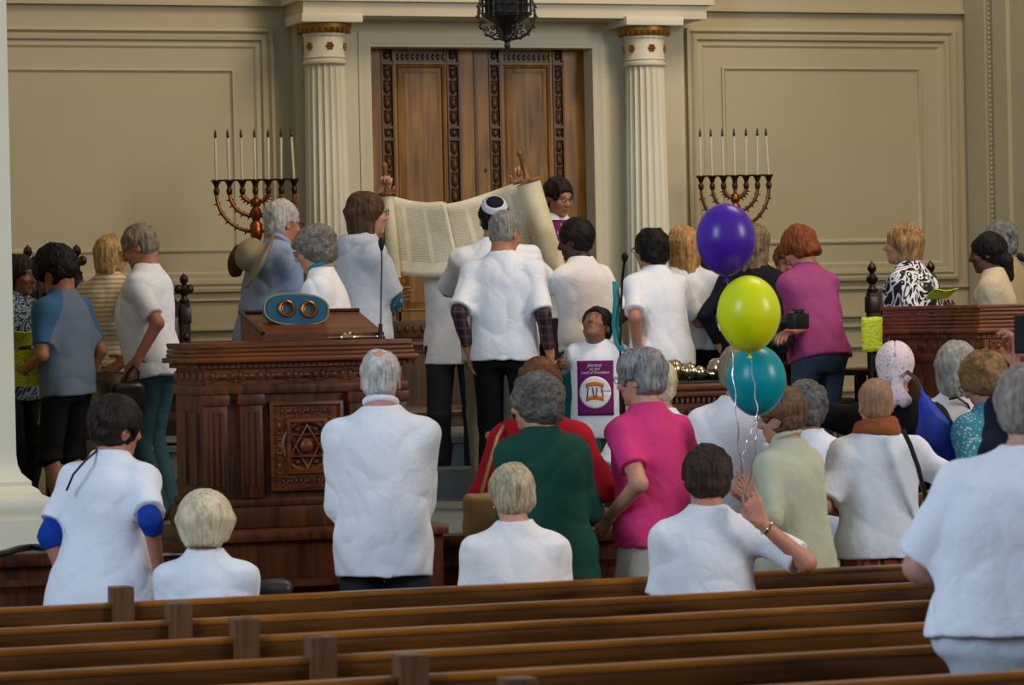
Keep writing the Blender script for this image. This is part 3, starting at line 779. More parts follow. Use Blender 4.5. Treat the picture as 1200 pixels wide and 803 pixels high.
for side, (a0, a1, s0, s1, p0, p1, s2, s3) in enumerate(((430, 557.5, 448, 463, 466, 523, 525, 540), (558.5, 688, 574, 588, 592, 646, 649, 662))):
    b = MB(); zl = Z(376)
    a0x = X(a0) - (.02 if side == 0 else 0); a1x = X(a1) + (.03 if side else 0); b.box(a0x, a1x, 0, .05, zl, zt3)
    b.box(X(a0) if side else a0x, X(s0), -.014, 0, zl, zt3).box(X(s3), a1x, -.014, 0, zl, zt3).box(X(s1), X(p0), -.012, 0, zl, zt3).box(X(p1), X(s2), -.012, 0, zl, zt3)
    b.box(X(s0), X(s3), -.02, 0, Z(76), Z(74)).box(X(s0), X(s3), -.012, 0, zl, zl + .07)
    lf = b.done('door_leaf', OAK, g)
    b = MB(); b.frame(X(p0), X(p1), zl + .07, Z(76), [(0, -.012), (.008, -.02), (.018, -.016), (.024, .0), (.045, -.004), (.06, -.012)]); b.box(X(p0) + .06, X(p1) - .06, -.012, 0, zl + .13, Z(76) - .06); b.done('door_panel', OAK, lf)
    for (u0, u1) in ((s0, s1), (s2, s3)):
        b = MB(); b.box(X(u0), X(u1), -.002, 0, zl, zt3)
        for (v0, v1) in ((Z(148), Z(78)), (Z(162), Z(151)), (zl + .02, Z(165)), (Z(72), zt3 - .02)): carved(b, X(u0), X(u1), v0, v1)
        for v in (Z(149.5), Z(163.5), Z(75)): b.box(X(u0), X(u1), -.024, 0, v - .008, v + .008)
        b.done('carved_strip', OAKD, lf)
    b = MB(); b.box(X(s1) + .01, X(s2) - .01, -.004, 0, Z(73), zt3 - .03)
    for i in range(10): b.sphere((X(s1) + .03 + i * (X(s2) - X(s1) - .05) / 9, -.004, (Z(73) + zt3 - .03) / 2), (.014, .010, .022), 8, 6)
    b.done('carved_rail', OAKD, lf)
    if side: MB().box(X(567), X(569.5), -.022, -.01, Z(202), Z(197), bev=.003).done('keyhole', BLACK, lf)
b = MB(); b.box(X(556.5), X(559.5), -.022, .01, Z(376), zt3); b.done('meeting_stile', OAKD, g)
b = MB(); b.box(X(430) - .03, X(697), -.04, .06, Z(394), Z(374), bev=.006)
for i in range(30): b.sphere((X(434) + i * .054, -.042, Z(384)), (.018, .012, .026), 8, 6)
b.done('carved_cross_rail', OAKD, g)
b = MB(); b.box(X(430) - .03, X(697), -.01, .06, 0, Z(392))
for (u0, u1) in ((440, 547), (567, 680)):
    b.frame(X(u0), X(u1), .08, Z(399), [(0, -.01), (0, -.03), (.02, -.035), (.04, -.02), (.07, -.02), (.08, -.005)])
b.done('lower_panel', OAKD, g)
# hanging lamp
lp = at(594, 28, 20.6); G = empty('hanging_lamp', (lp.x, lp.y, at(594, 62, 20.6).z), 0, 'dark openwork metal lantern hanging above the ark doors', 'lamp')
K = 1 / (4000 / 20.6)
b = MB(); b.lathe([(0, 0), (1.6 * K, 1 * K), (2 * K, 5 * K), (4 * K, 8 * K), (3 * K, 11 * K), (3.4 * K, 13 * K), (6.5 * K, 15 * K), (6.5 * K, 17 * K), (5 * K, 20 * K), (7 * K, 26 * K), (11 * K, 32 * K), (20 * K, 38 * K), (27 * K, 42 * K), (28 * K, 45 * K)], 24); b.done('finial', BLACK, G)
b = MB(); b.lathe([(27 * K, 44 * K), (27 * K, 78 * K), (24 * K, 82 * K), (10 * K, 96 * K), (3 * K, 104 * K)], 8); b.done('lantern_body', plain('#141316', .5, .4, 'black iron'), G)
b = MB()
for i in range(8):
    a = i * PI / 4 + PI / 8; b.tube([(28 * K * math.cos(a), 28 * K * math.sin(a), z * K) for z in (43, 80)], 1.1 * K, 6)
for z in (46, 56, 66, 78): b.tube([(27.8 * K * math.cos(a), 27.8 * K * math.sin(a), z * K) for a in np.linspace(0, 2 * PI, 25)[:-1]], .9 * K, 6, closed=True)
b.done('lantern_bars', BLACK, G)
for i in range(8):
    b = MB(); a = i * PI / 4; M = Matrix.Rotation(a, 4, 'Z')
    path = [(7, 16), (16, 17), (26, 22), (33, 31), (36, 43), (35, 55), (31, 66), (30, 74)]
    b.tube([(x * K, 0, z * K) for x, z in path], 1.0 * K, 6, M)
    for (cx, cz, rr) in ((12, 21, 3.4), (19, 22, 3.6), (26, 28, 3.8), (18, 29, 3.2), (31, 37, 3.4), (32, 47, 3.2), (31.5, 56, 2.6), (29, 64, 2)):
        b.tube([((cx + rr * (1 - .10 * k) * math.cos(k * .8)) * K, 0, (cz + rr * (1 - .10 * k) * math.sin(k * .8)) * K) for k in range(9)], .65 * K, 5, M)
    for k in range(1, 7): b.sphere((path[k][0] * K * 1.04, 0, path[k][1] * K * .98), 1.5 * K, 6, 4, M)
    b.done('scroll_bracket', BLACK, G)
b = MB()
for i in range(16): b.tube([(.012 * math.cos(t) * (1 if i % 2 else 0), .012 * math.cos(t) * (0 if i % 2 else 1), 104 * K + .04 + i * .06 + .034 * math.sin(t)) for t in np.linspace(0, 2 * PI, 9)[:-1]], .004, 5, closed=True)
b.done('chain', BLACK, G)
# menorahs
def menorah(px, d, wpx, ytop, ycand, lab):
    c = at(px, ytop, d); k = d / 4000; hw_ = wpx / 2 * k; g = empty('menorah', (c.x, c.y, ZB), 0, lab, 'menorah', 'seven-branched menorahs on the platform')
    g.rotation_euler[2] = -YAW * .8
    zr = c.z - ZB; drop = 62 * k; b = MB(); rz = lambda z: zr - z * k
    b.lathe([(.0, rz(120)), (.05, rz(119)), (.03, rz(95)), (.022, rz(84)), (.035, rz(78)), (.022, rz(74)), (.034, rz(68)), (.04, rz(62)), (.04, rz(52)), (.022, rz(48)), (.034, rz(42)), (.036, rz(36)), (.02, rz(32)), (.03, rz(28)), (.028, rz(23)), (.012, rz(20)), (.014, rz(10)), (.02, rz(6))], 16); b.done('stem', BRASS, g)
    b = MB(); b.lathe([(.17, 0), (.17, .04), (.13, .06), (.10, .12), (.045, .2), (.03, .3), (.045, .6), (.028, .7), (.03, rz(122)), (.055, rz(121)), (.06, rz(118)), (.03, rz(116))], 20); b.done('stand', BRASSD, g)
    for i, f in enumerate((1.0, .66, .33)):
        for s_ in (-1, 1):
            r_ = hw_ * f; dz = (56, 38, 22)[i] * k; zz = zr - .085
            pts = [(s_ * r_, 0, zz)] + [(s_ * r_ * math.cos(a), 0, zz - (dz - .06) * math.sin(a)) for a in np.linspace(0.12, PI / 2, 12)]
            b = MB(); b.tube(pts, .0115, 8)
            for j, p in enumerate(pts[2:-1:2]):
                p = Vector(p); dv = Vector((p.x, 0, p.z - zz)).normalized(); b.tube([p, p + dv * .028], [.010, .002], 6); b.tube([p, p - dv * .020], [.009, .002], 6)
            b.done('arm', BRONZE, g)
    for i in range(7):
        x = (i - 3) * hw_ / 3; b = MB(); b.lathe([(.008, -.095), (.016, -.085), (.02, -.06), (.012, -.045), (.013, -.04), (.020, -.02), (.029, -.006), (.031, 0), (.014, .004), (0, .004)], 14, Matrix.Translation((x, 0, zr))); b.done('cup', BRASSD, g)
        h = (ytop - ycand) * k
        rt = Matrix.Translation((x, 0, zr)) @ Matrix.Rotation(R((0, -.8, .5, 0, -1, 1, 2.5)[i] * (1 if i % 2 else -1)), 4, 'Y')
        b = MB(); b.lathe([(.0085, 0), (.0085, h - .05), (.007, h - .045)], 12, rt); cn = b.done('candle', plain('#c2c0ac', .4, name='white candle tube'), g)
        b = MB(); b.lathe([(.005, h - .047), (.009, h - .035), (.0075, h - .012), (.001, h + .012)], 10, rt); b.done('bulb', plain('#2c2722', .2, name='smoked bulb'), cn)
    b = MB(); b.tube([(-hw_ - .03, 0, zr + .001), (hw_ + .03, 0, zr + .001)], .006, 6); b.done('cross_bar', BRASSD, g)
menorah(299, 21.2, 91, 211, 153, 'brass seven-branched menorah with unlit candles left of the ark')
menorah(861, 22.6, 80, 206, 152, 'brass seven-branched menorah with unlit candles right of the ark')
# carved chairs
def finial(b, x, y, z, s_=1.0):
    b.lathe([(.03, 0), (.034, .02), (.02, .035), (.018, .05), (.034, .07), (.036, .09), (.02, .105), (.012, .115), (.026, .135), (.028, .15), (.010, .175), (0, .19)], 10, Matrix.Translation((x, y, z)) @ Matrix.Diagonal((s_, s_, s_, 1)))
def throne(px, ypx, d, wpx, lab, rz=0.0, trefoil=False):
    c = at(px, ypx, d); k = d / 4000; W = wpx * k / 2; g = empty('carved_chair', (c.x, c.y, ZB), rz, lab, 'chair', 'carved high-back chairs along the back wall')
    zt = c.z - ZB - .19
    for s_ in (-1, 1):
        b = MB(); b.box(s_ * W - .028, s_ * W + .028, -.03, .03, .0, zt); b.box(s_ * W - .036, s_ * W + .036, -.038, .038, zt - .12, zt - .02, bev=.01); finial(b, s_ * W, 0, zt)
        if trefoil:
            for dx, dz in ((-.035, .09), (.035, .09), (0, .15)): b.sphere((s_ * W + dx, 0, zt + dz), (.026, .02, .03), 8, 6)
        for j in range(8): b.sphere((s_ * W, -.03, zt - .2 - j * .07), (.02, .014, .026), 8, 6)
        b.done('back_post', DARKW, g)
        MB().box(s_ * W - .03, s_ * W + .03, -.56, -.50, 0, .66, bev=.008).done('leg', DARKW, g)
        MB().box(s_ * W - .035, s_ * W + .035, -.58, .0, .66, .70, bev=.01).done('armrest', DARKW, g)
    b = MB(); b.box(-W, W, -.02, .02, .5, zt - .02); b.prism([(-W, zt - .02), (W, zt - .02), (W * .55, zt + .04), (0, zt + .10), (-W * .55, zt + .04)], -.02, .02); b.frame(-W + .05, W - .05, .6, zt - .08, [(0, -.02), (0, -.035), (.02, -.04), (.035, -.02)])
    b.done('backrest', DARKW, g)
    MB().box(-W, W, -.56, 0, .40, .47).done('seat_frame', DARKW, g); MB().box(-W + .03, W - .03, -.54, -.02, .46, .53, bev=.025).done('seat_cushion', plain('#3a1512', .7, name='dark red leather'), g)
throne(1056, 305, 20.2, 76, 'dark carved chair with spiked posts behind the woman in the floral blouse')
throne(61, 286, 20.0, 58, 'dark carved chair behind the boy in the grey and blue shirt', trefoil=True)
throne(186, 320, 20.6, 60, 'dark carved chair behind the bearded man', trefoil=True)
throne(936, 316, 21.0, 58, 'dark carved chair behind the woman in the magenta shirt')
# ---- lecterns
def rosechain(b, x0, x1, z, h, y, vert=False, x=0):
    n = max(2, int(abs((x1 - x0)) / (h * 1.7))); st = (x1 - x0) / n
    for i in range(n):
        u = x0 + (i + .5) * st
        def P(du, dz): return (z + dz, y, u + du) if vert else (u + du, y, z + dz)
        def Rr(a, c_): return (c_, .010, a) if vert else (a, .010, c_)
        b.sphere(P(0, 0), Rr(st * .22, h * .24), 8, 6)
        for s_ in (-1, 1):
            for t_ in (-1, 1): b.tube([P(-s_ * st * .42, -t_ * h * .38), P(s_ * st * .42, t_ * h * .38)], .006, 5) if t_ == 1 else None
            b.sphere(P(s_ * st * .36, 0), Rr(st * .09, h * .3), 8, 6)
def lectern(name, xl, xr, yf, dep, zb, zt, lab, wood_m, woodx, centre=True):
    W = xr - xl; H_ = zt - zb; g = empty(name, ((xl + xr) / 2, yf, zb), 0, lab, 'lectern'); w2 = W / 2
    b = MB(); b.box(-w2 + .05, w2 - .05, .05, dep - .03, 0, H_ * .80); b.box(-w2 + .01, w2 - .01, .01, dep - .02, 0, .10, bev=.012).box(-w2 + .03, w2 - .03, .03, dep - .02, .10, .14, bev=.012)
    z1 = H_ * .72
    b.box(-w2 + .03, w2 - .03, .03, dep - .03, z1, z1 + .045, bev=.008)
    for s_ in (-1, 1):                       # paired corner pilasters
        for x in (w2 - .10, w2 - .27):
            b.box(s_ * x - .055, s_ * x + .055, .02, .06, .14, z1, bev=.008)
            for q2 in (-.028, 0, .028): b.box(s_ * x + q2 - .008, s_ * x + q2 + .008, .014, .03, .2, z1 - .08)
            b.box(s_ * x - .065, s_ * x + .065, .008, .05, z1 - .05, z1, bev=.006)
    for yy in (dep * .25, dep * .6):         # panels on the side that faces the hall's left
        b.box(-w2 + .035, -w2 + .06, yy, yy + dep * .22, .2, z1 - .08, bev=.006)
    b.done('body', wood_m, g)
    b = MB(); b.box(-w2 + .055, w2 - .055, .035, dep - .03, z1 + .045, z1 + .125); rosechain(b, -w2 + .07, w2 - .07, z1 + .085, .07, .034)
    for j in range(int(dep / .12)): b.sphere((-w2 + .052, .1 + j * .12, z1 + .085), (.010, .03, .028), 8, 6)
    b.done('carved_frieze', woodx, g)
    b = MB(); zc_ = z1 + .125
    n = int(W / .028)
    for i in range(n): b.box(-w2 + .035 + i * .028, -w2 + .051 + i * .028, .015, .04, zc_, zc_ + .022)
    for j in range(int(dep / .028) - 2): b.box(-w2 + .018, -w2 + .04, .03 + j * .028, .046 + j * .028, zc_, zc_ + .022)
    b.box(-w2 + .03, w2 - .03, .02, dep - .02, zc_, zc_ + .024).box(-w2 - .01, w2 + .01, -.02, dep, zc_ + .024, zc_ + .05, bev=.01)
    k_ = 0; z = zc_ + .05
    while z < H_ - .02:                      # the reeded hood
        b.box(-w2 + .006 + k_ * .004, w2 - .006 - k_ * .004, -.004 + k_ * .006, dep - .02, z, z + .019, bev=.007); z += .02; k_ += 1
    b.box(-w2 + .01, w2 - .01, .02, dep - .02, H_ - .02, H_, bev=.006)
    b.done('cornice', woodx, g)
    if centre:
        c0, c1, e0, e1 = -w2 + .36, w2 - .36, .17, z1 - .04; zc2 = (e0 + e1) / 2
        b = MB(); b.box(c0, c1, .038, .052, e0, e1); b.frame(c0, c1, e0, e1, [(0, .05), (0, .018), (.015, .014), (.02, .03), (.075, .03), (.08, .012), (.095, .01), (.11, .036)])
        for z_ in (e0 + .045, e1 - .045): rosechain(b, c0 + .05, c1 - .05, z_, .05, .03)
        for x_ in (c0 + .045, c1 - .045): rosechain(b, e0 + .07, e1 - .07, x_, .05, .03, vert=True)
        b.done('carved_frame', woodx, g)
        b = MB(); rr = min(c1 - c0, e1 - e0) * .29
        b.tube([(rr * 1.12 * math.cos(a), .03, zc2 + rr * 1.12 * math.sin(a)) for a in np.linspace(0, 2 * PI, 33)[:-1]], .012, 8, closed=True)
        for fl in (0, PI):
            tri = [Vector((rr * .98 * math.sin(fl + 2 * PI * k / 3), .024 + (.006 if fl else 0), zc2 + rr * .98 * math.cos(fl + 2 * PI * k / 3))) for k in range(3)]; b.tube(tri, .011, 6, closed=True)
        b.sphere((0, .034, zc2), (rr * .36, .022, rr * .36), 14, 8)
        for k in range(12): a = k * PI / 6; b.sphere((rr * .86 * math.cos(a), .034, zc2 + rr * .86 * math.sin(a)), (rr * .13, .012, rr * .13), 8, 6)
        b.done('carved_star', woodx, g)
    return g
yf = 15.42
xl, xr = onY(228, 400, yf).x, onY(487, 400, yf).x; ztl = onY(340, 400, yf).z
LP = lectern('lectern', xl, xr, yf, .62, .95, ztl, 'carved dark wooden lectern with a star medallion, blue oval cushion on its desk', MAHZ, MAHL)
b = MB(); b.box(xl - .06, xr + .06, YE - .50, YE + .3, 0, .90).box(xl - .08, xr + .08, YE - .54, YE + .34, .90, .95, bev=.012).box(xl - .08, xr + .08, YE - .56, YE, 0, .12)
b.frame(xl + .05, xr - .05, .2, ZB - .14, [(0, YE - .52), (0, YE - .55), (.03, YE - .56), (.05, YE - .53)])
b.done('lectern_plinth', MAHZ, LP, loc=(-(xl + xr) / 2, -yf, -.95))
yf2 = 15.35; xl2 = onY(1145, 357, yf2).x; zt2r = onY(1145, 357, yf2).z
RP = lectern('lectern', xl2, xl2 + 1.5, yf2, 1.16, ZB + .02, zt2r, 'carved wooden lectern at the right edge with green sheet beside it', wood('#3a160a', '#7a3a18', .32, 1.01, 'Z'), wood('#45200f', '#8a4a22', .32, 1.01, 'X'), True)
RP.name = 'lectern'
b = MB(); b.box(xl2 - .06, xl2 + 1.56, YE - .52, YE - .02, 0, ZB - .06).box(xl2 - .08, xl2 + 1.58, YE - .56, YE - .02, ZB - .06, ZB + .01, bev=.012); b.done('lectern_plinth', MAHZ, RP, loc=(-(xl2 + .75), -yf2, -(ZB + .02)))
# reading desk on the left lectern
k = .0; ya = yf + .14; dx0, dx1 = onY(308, 390, ya).x, onY(450, 390, ya).x; zd = ztl + .002; zup = onY(380, 366, ya + .36).z
g = empty('reading_desk', ((dx0 + dx1) / 2, ya, zd), 0, 'sloping wooden reading desk on top of the left lectern', 'desk')
w2 = (dx1 - dx0) / 2; hh = zup - zd
b = MB(); V_ = [(-w2, 0, 0), (w2, 0, 0), (w2, .40, 0), (-w2, .40, 0), (-w2, 0, .03), (w2, 0, .03), (w2, .40, hh), (-w2, .40, hh)]
vs_ = [b.bm.verts.new(p) for p in V_]
for f in ((0, 1, 5, 4), (1, 2, 6, 5), (2, 3, 7, 6), (3, 0, 4, 7), (4, 5, 6, 7), (3, 2, 1, 0)): b.bm.faces.new([vs_[i] for i in f])
b.done('desk_body', MAHL, g, smooth=False)
b = MB(); b.tube([(-w2, .0, .035), (-w2, .40, hh + .006)], .012, 8).tube([(-w2, .40, hh + .006), (w2, .40, hh + .006)], .012, 8); b.done('desk_rim', DARKW, g)
# blue torah-mantle top resting on the desk
oc = at(346, 364, at(346, 364, 1).y and (ya + .22) / ray(346, 364).y)
g = empty('velvet_mantle_top', oc, 0, 'blue velvet oval with two brass-ringed holes leaning on the reading desk', 'ornament')
Mx = Matrix.Rotation(R(-12), 4, 'X') @ Matrix.Rotation(R(3), 4, 'Y'); a_ = .158; h_ = .076
def stad(k_, n=40):
    out = []
    for i in range(n):
        t = 2 * PI * i / n; out.append((a_ * k_ * (abs(math.cos(t)) ** .8) * (1 if math.cos(t) > 0 else -1), h_ * k_ * (abs(math.sin(t)) ** .75) * (1 if math.sin(t) > 0 else -1)))
    return out
b = MB(); b.prism(stad(1), -.022, .022, Mx); b.prism(stad(.94), -.028, .028, Mx); b.done('velvet_body', plain('#1b4e68', .9, name='blue velvet', bump=.4), g)
b = MB(); b.tube([Mx @ Vector((x, -.022, z)) for x, z in stad(1.0)], .006, 6, closed=True); b.done('piping', plain('#6d7a52', .5, name='gold green cord'), g)
for x in (-.052, .058):
    b = MB(); b.tube([Mx @ Vector((x + .035 * math.cos(t), -.034, .035 * math.sin(t))) for t in np.linspace(0, 2 * PI, 21)[:-1]], .008, 8, closed=True); b.tube([Mx @ Vector((x + .022 * math.cos(t), -.030, .022 * math.sin(t))) for t in np.linspace(0, 2 * PI, 21)[:-1]], .005, 8, closed=True); b.done('ring', plain('#7a4f24', .3, .8, 'aged brass'), g)
# silver pointer
p0 = Vector((onY(383, 396, yf + .10).x, yf + .10, ztl + .012)); p1 = Vector((onY(446, 394, yf + .10).x, yf + .10, ztl + .012)); g = empty('torah_pointer', (p0 + p1) / 2, 0, 'ornate silver pointer lying on top of the left lectern', 'pointer')
L = (p1 - p0).length; b = MB(); MR = Matrix.Rotation(PI / 2, 4, 'Y')
b.lathe([(0, -L / 2), (.004, -L / 2 + .01), (.005, -.07), (.012, -.06), (.008, -.05), (.014, -.035), (.016, -.02), (.008, -.01), (.006, .01), (.004, L / 2 - .03), (.006, L / 2 - .02), (0, L / 2)], 12, MR); b.done('rod', SILVER, g)
b = MB(); b.sphere((-.02, 0, .018), .010).sphere((-.045, 0, .014), .009).tube([(.02 + .02 * math.cos(t), 0, .010 + .006 * math.sin(t)) for t in np.linspace(0, 2 * PI, 9)[:-1]], .002, 5, closed=True); b.done('hand_chain', SILVER, g)
# microphones
def mic(pts, lab, rh=.0105, base=None, rod=.004):
    pts = [Vector(p) for p in pts]; g = empty('microphone', pts[0], 0, lab, 'microphone'); L_ = [p - pts[0] for p in pts]
    MB().tube(L_, rod, 8).done('gooseneck', BLACK, g)
    t = (L_[-1] - L_[-2]).normalized(); M = Matrix.Translation(L_[-1]) @ t.to_track_quat('Z', 'Y').to_matrix().to_4x4()
    MB().lathe([(.005, -.03), (rh, -.01), (rh * 1.25, .006), (rh * 1.2, .022), (rh * .7, .034), (0, .038)], 14, M).done('head', plain('#08080a', .8, name='foam'), g)
    if base: MB().lathe(base, 20).done('base', BLACK, g)
    return g
yb = yf + .12; mb_ = onY(446, 392, yb); mb_.z = ztl
mic([mb_, onY(446.5, 350, yb), onY(447.5, 310, yb), onY(447, 287, yb)], 'thin black gooseneck microphone standing on the left lectern', base=[(.022, 0), (.022, .01), (.010, .02), (.010, .07), (.004, .075)], rh=.012)
q0 = at(728, 415, 17.9); q0.z = ZB
mic([q0, at(727, 415, 17.9), at(728, 355, 17.9), at(729, 330, 17.9), at(732, 303, 17.8)], 'black microphone on a floor stand in front of the right column', rh=.014, rod=.007, base=[(.13, 0), (.13, .012), (.04, .03), (.016, .05), (.016, .75), (.02, .76), (.02, .82), (.01, .84)])
q1 = onY(1240, 352, yf2 + .3); q1.z = zt2r
mic([q1, q1 + Vector((.0, 0, .10)), at(1208, 310, 16.9), at(1199, 303, 16.9)], 'black microphone above the right lectern at the picture edge', rh=.015)
# green sheet hanging beside the right lectern
gs = at(1022, 391, 17.4); b = MB(); rows = []
for j in range(9):
    rows.append([gs + Vector(((u - 3) * .0195 * 1.0, .004 * math.sin(u * .9 + j * .5), .085 - j * .0222 + .002 * math.sin(u * 2)))  for u in range(7)])
t = NT('green paper'); v = t.obj(); wv = t.n('ShaderNodeTexNoise', ins={'Vector': t.obj((30, 30, 160)), 'Scale': 1.5, 'Detail': 3}); t.set(Base_Color=t.ramp(wv.outputs[0], [(.40, srgb('#8f9a10')), (.52, srgb('#c3cf1e'))]), Roughness=.6)
b.grid(rows); gso = b.done('music_sheet', t.m, None, label='bright green printed sheet hanging left of the right lectern', cat='paper')
gm = gso.modifiers.new('thickness', 'SOLIDIFY'); gm.thickness = .002
g = empty('music_stand', (gs.x + .01, gs.y + .03, ZB), 0, 'thin black stand holding the green sheet beside the right lectern', 'stand')
MB().tube([(0, 0, .02), (0, 0, gs.z - ZB + .1)], .007, 8).done('pole', BLACK, g); MB().lathe([(.14, 0), (.14, .012), (.02, .03), (.01, .05)], 20).done('base', BLACK, g)
# side table with the silver torah finials
yt = 16.35; tz = onY(815, 448, yt).z; tx0, tx1 = onY(772, 448, yt).x, onY(772, 448, yt).x + .72
g = empty('carved_table', ((tx0 + tx1) / 2, yt, ZB), 0, 'carved wooden side table with a dark green top under the silver finials', 'table'); w2 = (tx1 - tx0) / 2; th_ = tz - ZB
b = MB(); b.box(-w2 + .06, w2 - .06, .05, .36, .08, th_ - .2); b.frame(-w2 + .14, w2 - .14, .14, th_ - .26, [(0, .05), (0, .035), (.02, .03), (.04, .045)]); b.box(-w2 + .03, w2 - .03, .03, .38, 0, .08, bev=.01); b.done('body', MAHZ, g)
b = MB(); b.box(-w2 + .05, w2 - .05, .04, .37, th_ - .2, th_ - .09); rosechain(b, -w2 + .08, w2 - .08, th_ - .155, .06, .038)
for i in range(int(2 * w2 / .03)): b.box(-w2 + .04 + i * .03, -w2 + .056 + i * .03, .02, .05, th_ - .105, th_ - .075)
b.box(-w2 + .02, w2 - .02, .0, .40, th_ - .075, th_ - .05, bev=.006).box(-w2, w2, -.02, .42, th_ - .04, th_ - .008, bev=.008).box(-w2 + .02, w2 - .02, .0, .40, th_ - .05, th_ - .04); b.done('cornice', MAHL, g)
MB().box(-w2 + .01, w2 - .01, -.01, .41, th_ - .009, th_, bev=.003).done('table_top', plain('#12261c', .9, name='green baize'), g)
def rimon(px, py, dy, ang, lab):
    c = onY(px, py, yt + dy); c.z = tz + .058; g = empty('torah_finial', c, 0, lab, 'ornament', 'silver torah finials on the side table')
    M = Matrix.Rotation(R(ang), 4, 'Z') @ Matrix.Rotation(R(97), 4, 'Y')
    b = MB(); b.lathe([(.0, -.10), (.03, -.098), (.05, -.08), (.056, -.05), (.050, -.025), (.034, -.012), (.030, -.004), (.044, .01), (.047, .03), (.042, .05), (.026, .06), (.024, .066), (.034, .076), (.036, .092), (.028, .108), (.014, .12), (.008, .14), (.013, .15), (.010, .162), (0, .168)], 24, M); b.done('finial_body', SILVER, g)
    for kk in range(8):
        a = kk * PI / 4; b = MB(); b.sphere((.048 * math.cos(a), .048 * math.sin(a), .030), .006, 8, 6, M); b.done('bell', SILVER, g)
    b = MB(); b.tube([M @ Vector((.053 * math.cos(a), .053 * math.sin(a), -.052)) for a in np.linspace(0, 2 * PI, 25)[:-1]], .005, 6, closed=True).tube([M @ Vector((.047 * math.cos(a), .047 * math.sin(a), .03)) for a in np.linspace(0, 2 * PI, 25)[:-1]], .004, 6, closed=True); b.done('collar_band', plain('#b98f3c', .2, 1, 'gilt silver'), g)
rimon(801, 437, .12, -12, 'silver torah finial lying on the side table, the fully visible one')
rimon(850, 435, .22, 14, 'silver torah finial half hidden behind the brown-grey head')
# silver tray at the platform edge, lower left
c = Vector((onY(180, 650, YE - .35).x, YE - .35, 0)); g = empty('rack_of_trays', (c.x, c.y, 0), 0, 'dark stand with shiny metal trays left of the lectern plinth', 'stand')
b = MB(); b.box(-.13, .13, -.12, .12, 0, .02).box(-.12, -.10, -.1, .1, 0, .84).box(.10, .12, -.1, .1, 0, .84); b.done('frame', BLACK, g)
for i, z in enumerate((.72, .78, .84)): MB().box(-.125, .125, -.13, .12, z, z + .022, bev=.008).done('tray', plain('#b9bcc4', .12, 1, 'polished steel'), g)
# cable on the platform
pts = [onZ(px_c, py_c, ZB + .016) for px_c, py_c in ((-12, 652), (6, 648), (22, 643), (38, 641), (54, 642), (68, 646))]
MB().tube(pts, .016, 8).done('cable', BLACK, None, label='thick black cable lying on the platform beside the left pier', cat='cable')
# ------------------------------------------------------------------ pews
POSTW = wood('#3a2410', '#70492a', .35, 1.02, 'Z')
Y1, SP = 13.06, .923
zc6 = [.831, .833, .847, .86, .883, .90]
def pew(i):
    y = Y1 - SP * i; z = zc6[i]; x0, x1 = -1.2, 9.6; D = 2.985
    lab = ('wooden pew right behind the seated people, front row', 'second wooden pew from the front', 'third wooden pew from the front', 'fourth wooden pew from the front', 'fifth wooden pew from the front', 'nearest wooden pew at the bottom edge')[i]
    g = empty('pew', (0, y, 0), 0, lab, 'pew', 'rows of wooden pews')
    for (a, c_) in ((x0, D - .04), (D + .04, x1)):
        b = MB(); b.box(a, c_, -.012, .022, .12, z - .02)
        n = 6; st = (c_ - a) / n
        b.box(a, c_, -.020, -.012, z - .085, z - .022, bev=.004).box(a, c_, -.022, -.012, .12, .24)
        b.done('back_panel', PEWW, g)
        MB().box(a, c_, -.026, .030, z - .025, z, bev=.010).done('top_rail', PEWC, g)
        b = MB(); b.box(a, c_, .02, .42, .40, .44, bev=.012); b.done('seat', PEWC, g)
        b = MB(); b.box(a, c_, -.10, -.022, .52, .54, bev=.005).box(a, c_, -.10, -.09, .54, .60); b.done('book_rack', PEWW, g)
    MB().box(D - .043, D + .043, -.05, .05, 0, z + .062, bev=.008).box(D - .035, D + .035, .05, .42, 0, .62, bev=.008).done('divider_post', POSTW, g)
    for x in (x0, x1): MB().box(x - .04, x + .04, -.05, .44, 0, z + .03, bev=.01).done('pew_end', DARKW, g)
for i in range(6): pew(i)
# ------------------------------------------------------------------ the people
W1, W2, W3 = cloth('#e6e9f0'), cloth('#dfe5ef'), cloth('#ece9ea')
def tee(m=None, **k): d_ = dict(mat=m or W1); d_.update(k); return d_
def pants(c, **k): d_ = dict(mat=cloth(c)); d_.update(k); return d_
hm = hairmat
GREYM = hm('#5e5e60', '#a2a2a4', True); DKGREY = hm('#3e3c3c', '#7d7a78', True); LTGREY = hm('#8e8b86', '#c9c6c0')
DKBR = hm('#120c0a', '#2c201a'); BR = hm('#2c1a10', '#5c3d26'); BLK = hm('#070607', '#1b1718'); BLOND = hm('#7a6238', '#bfa06a'); PALE = hm('#a8987a', '#e0d2b4')
RED = hm('#55250f', '#8c4a26'); AUB = hm('#5e4022', '#b08a58'); GOLDH = hm('#7a5228', '#c49a62'); BLKC = hm('#070607', '#221c1a', True); BRC = hm('#3c2010', '#74482a', True); BRG = hm('#5f4c38', '#9a8468')
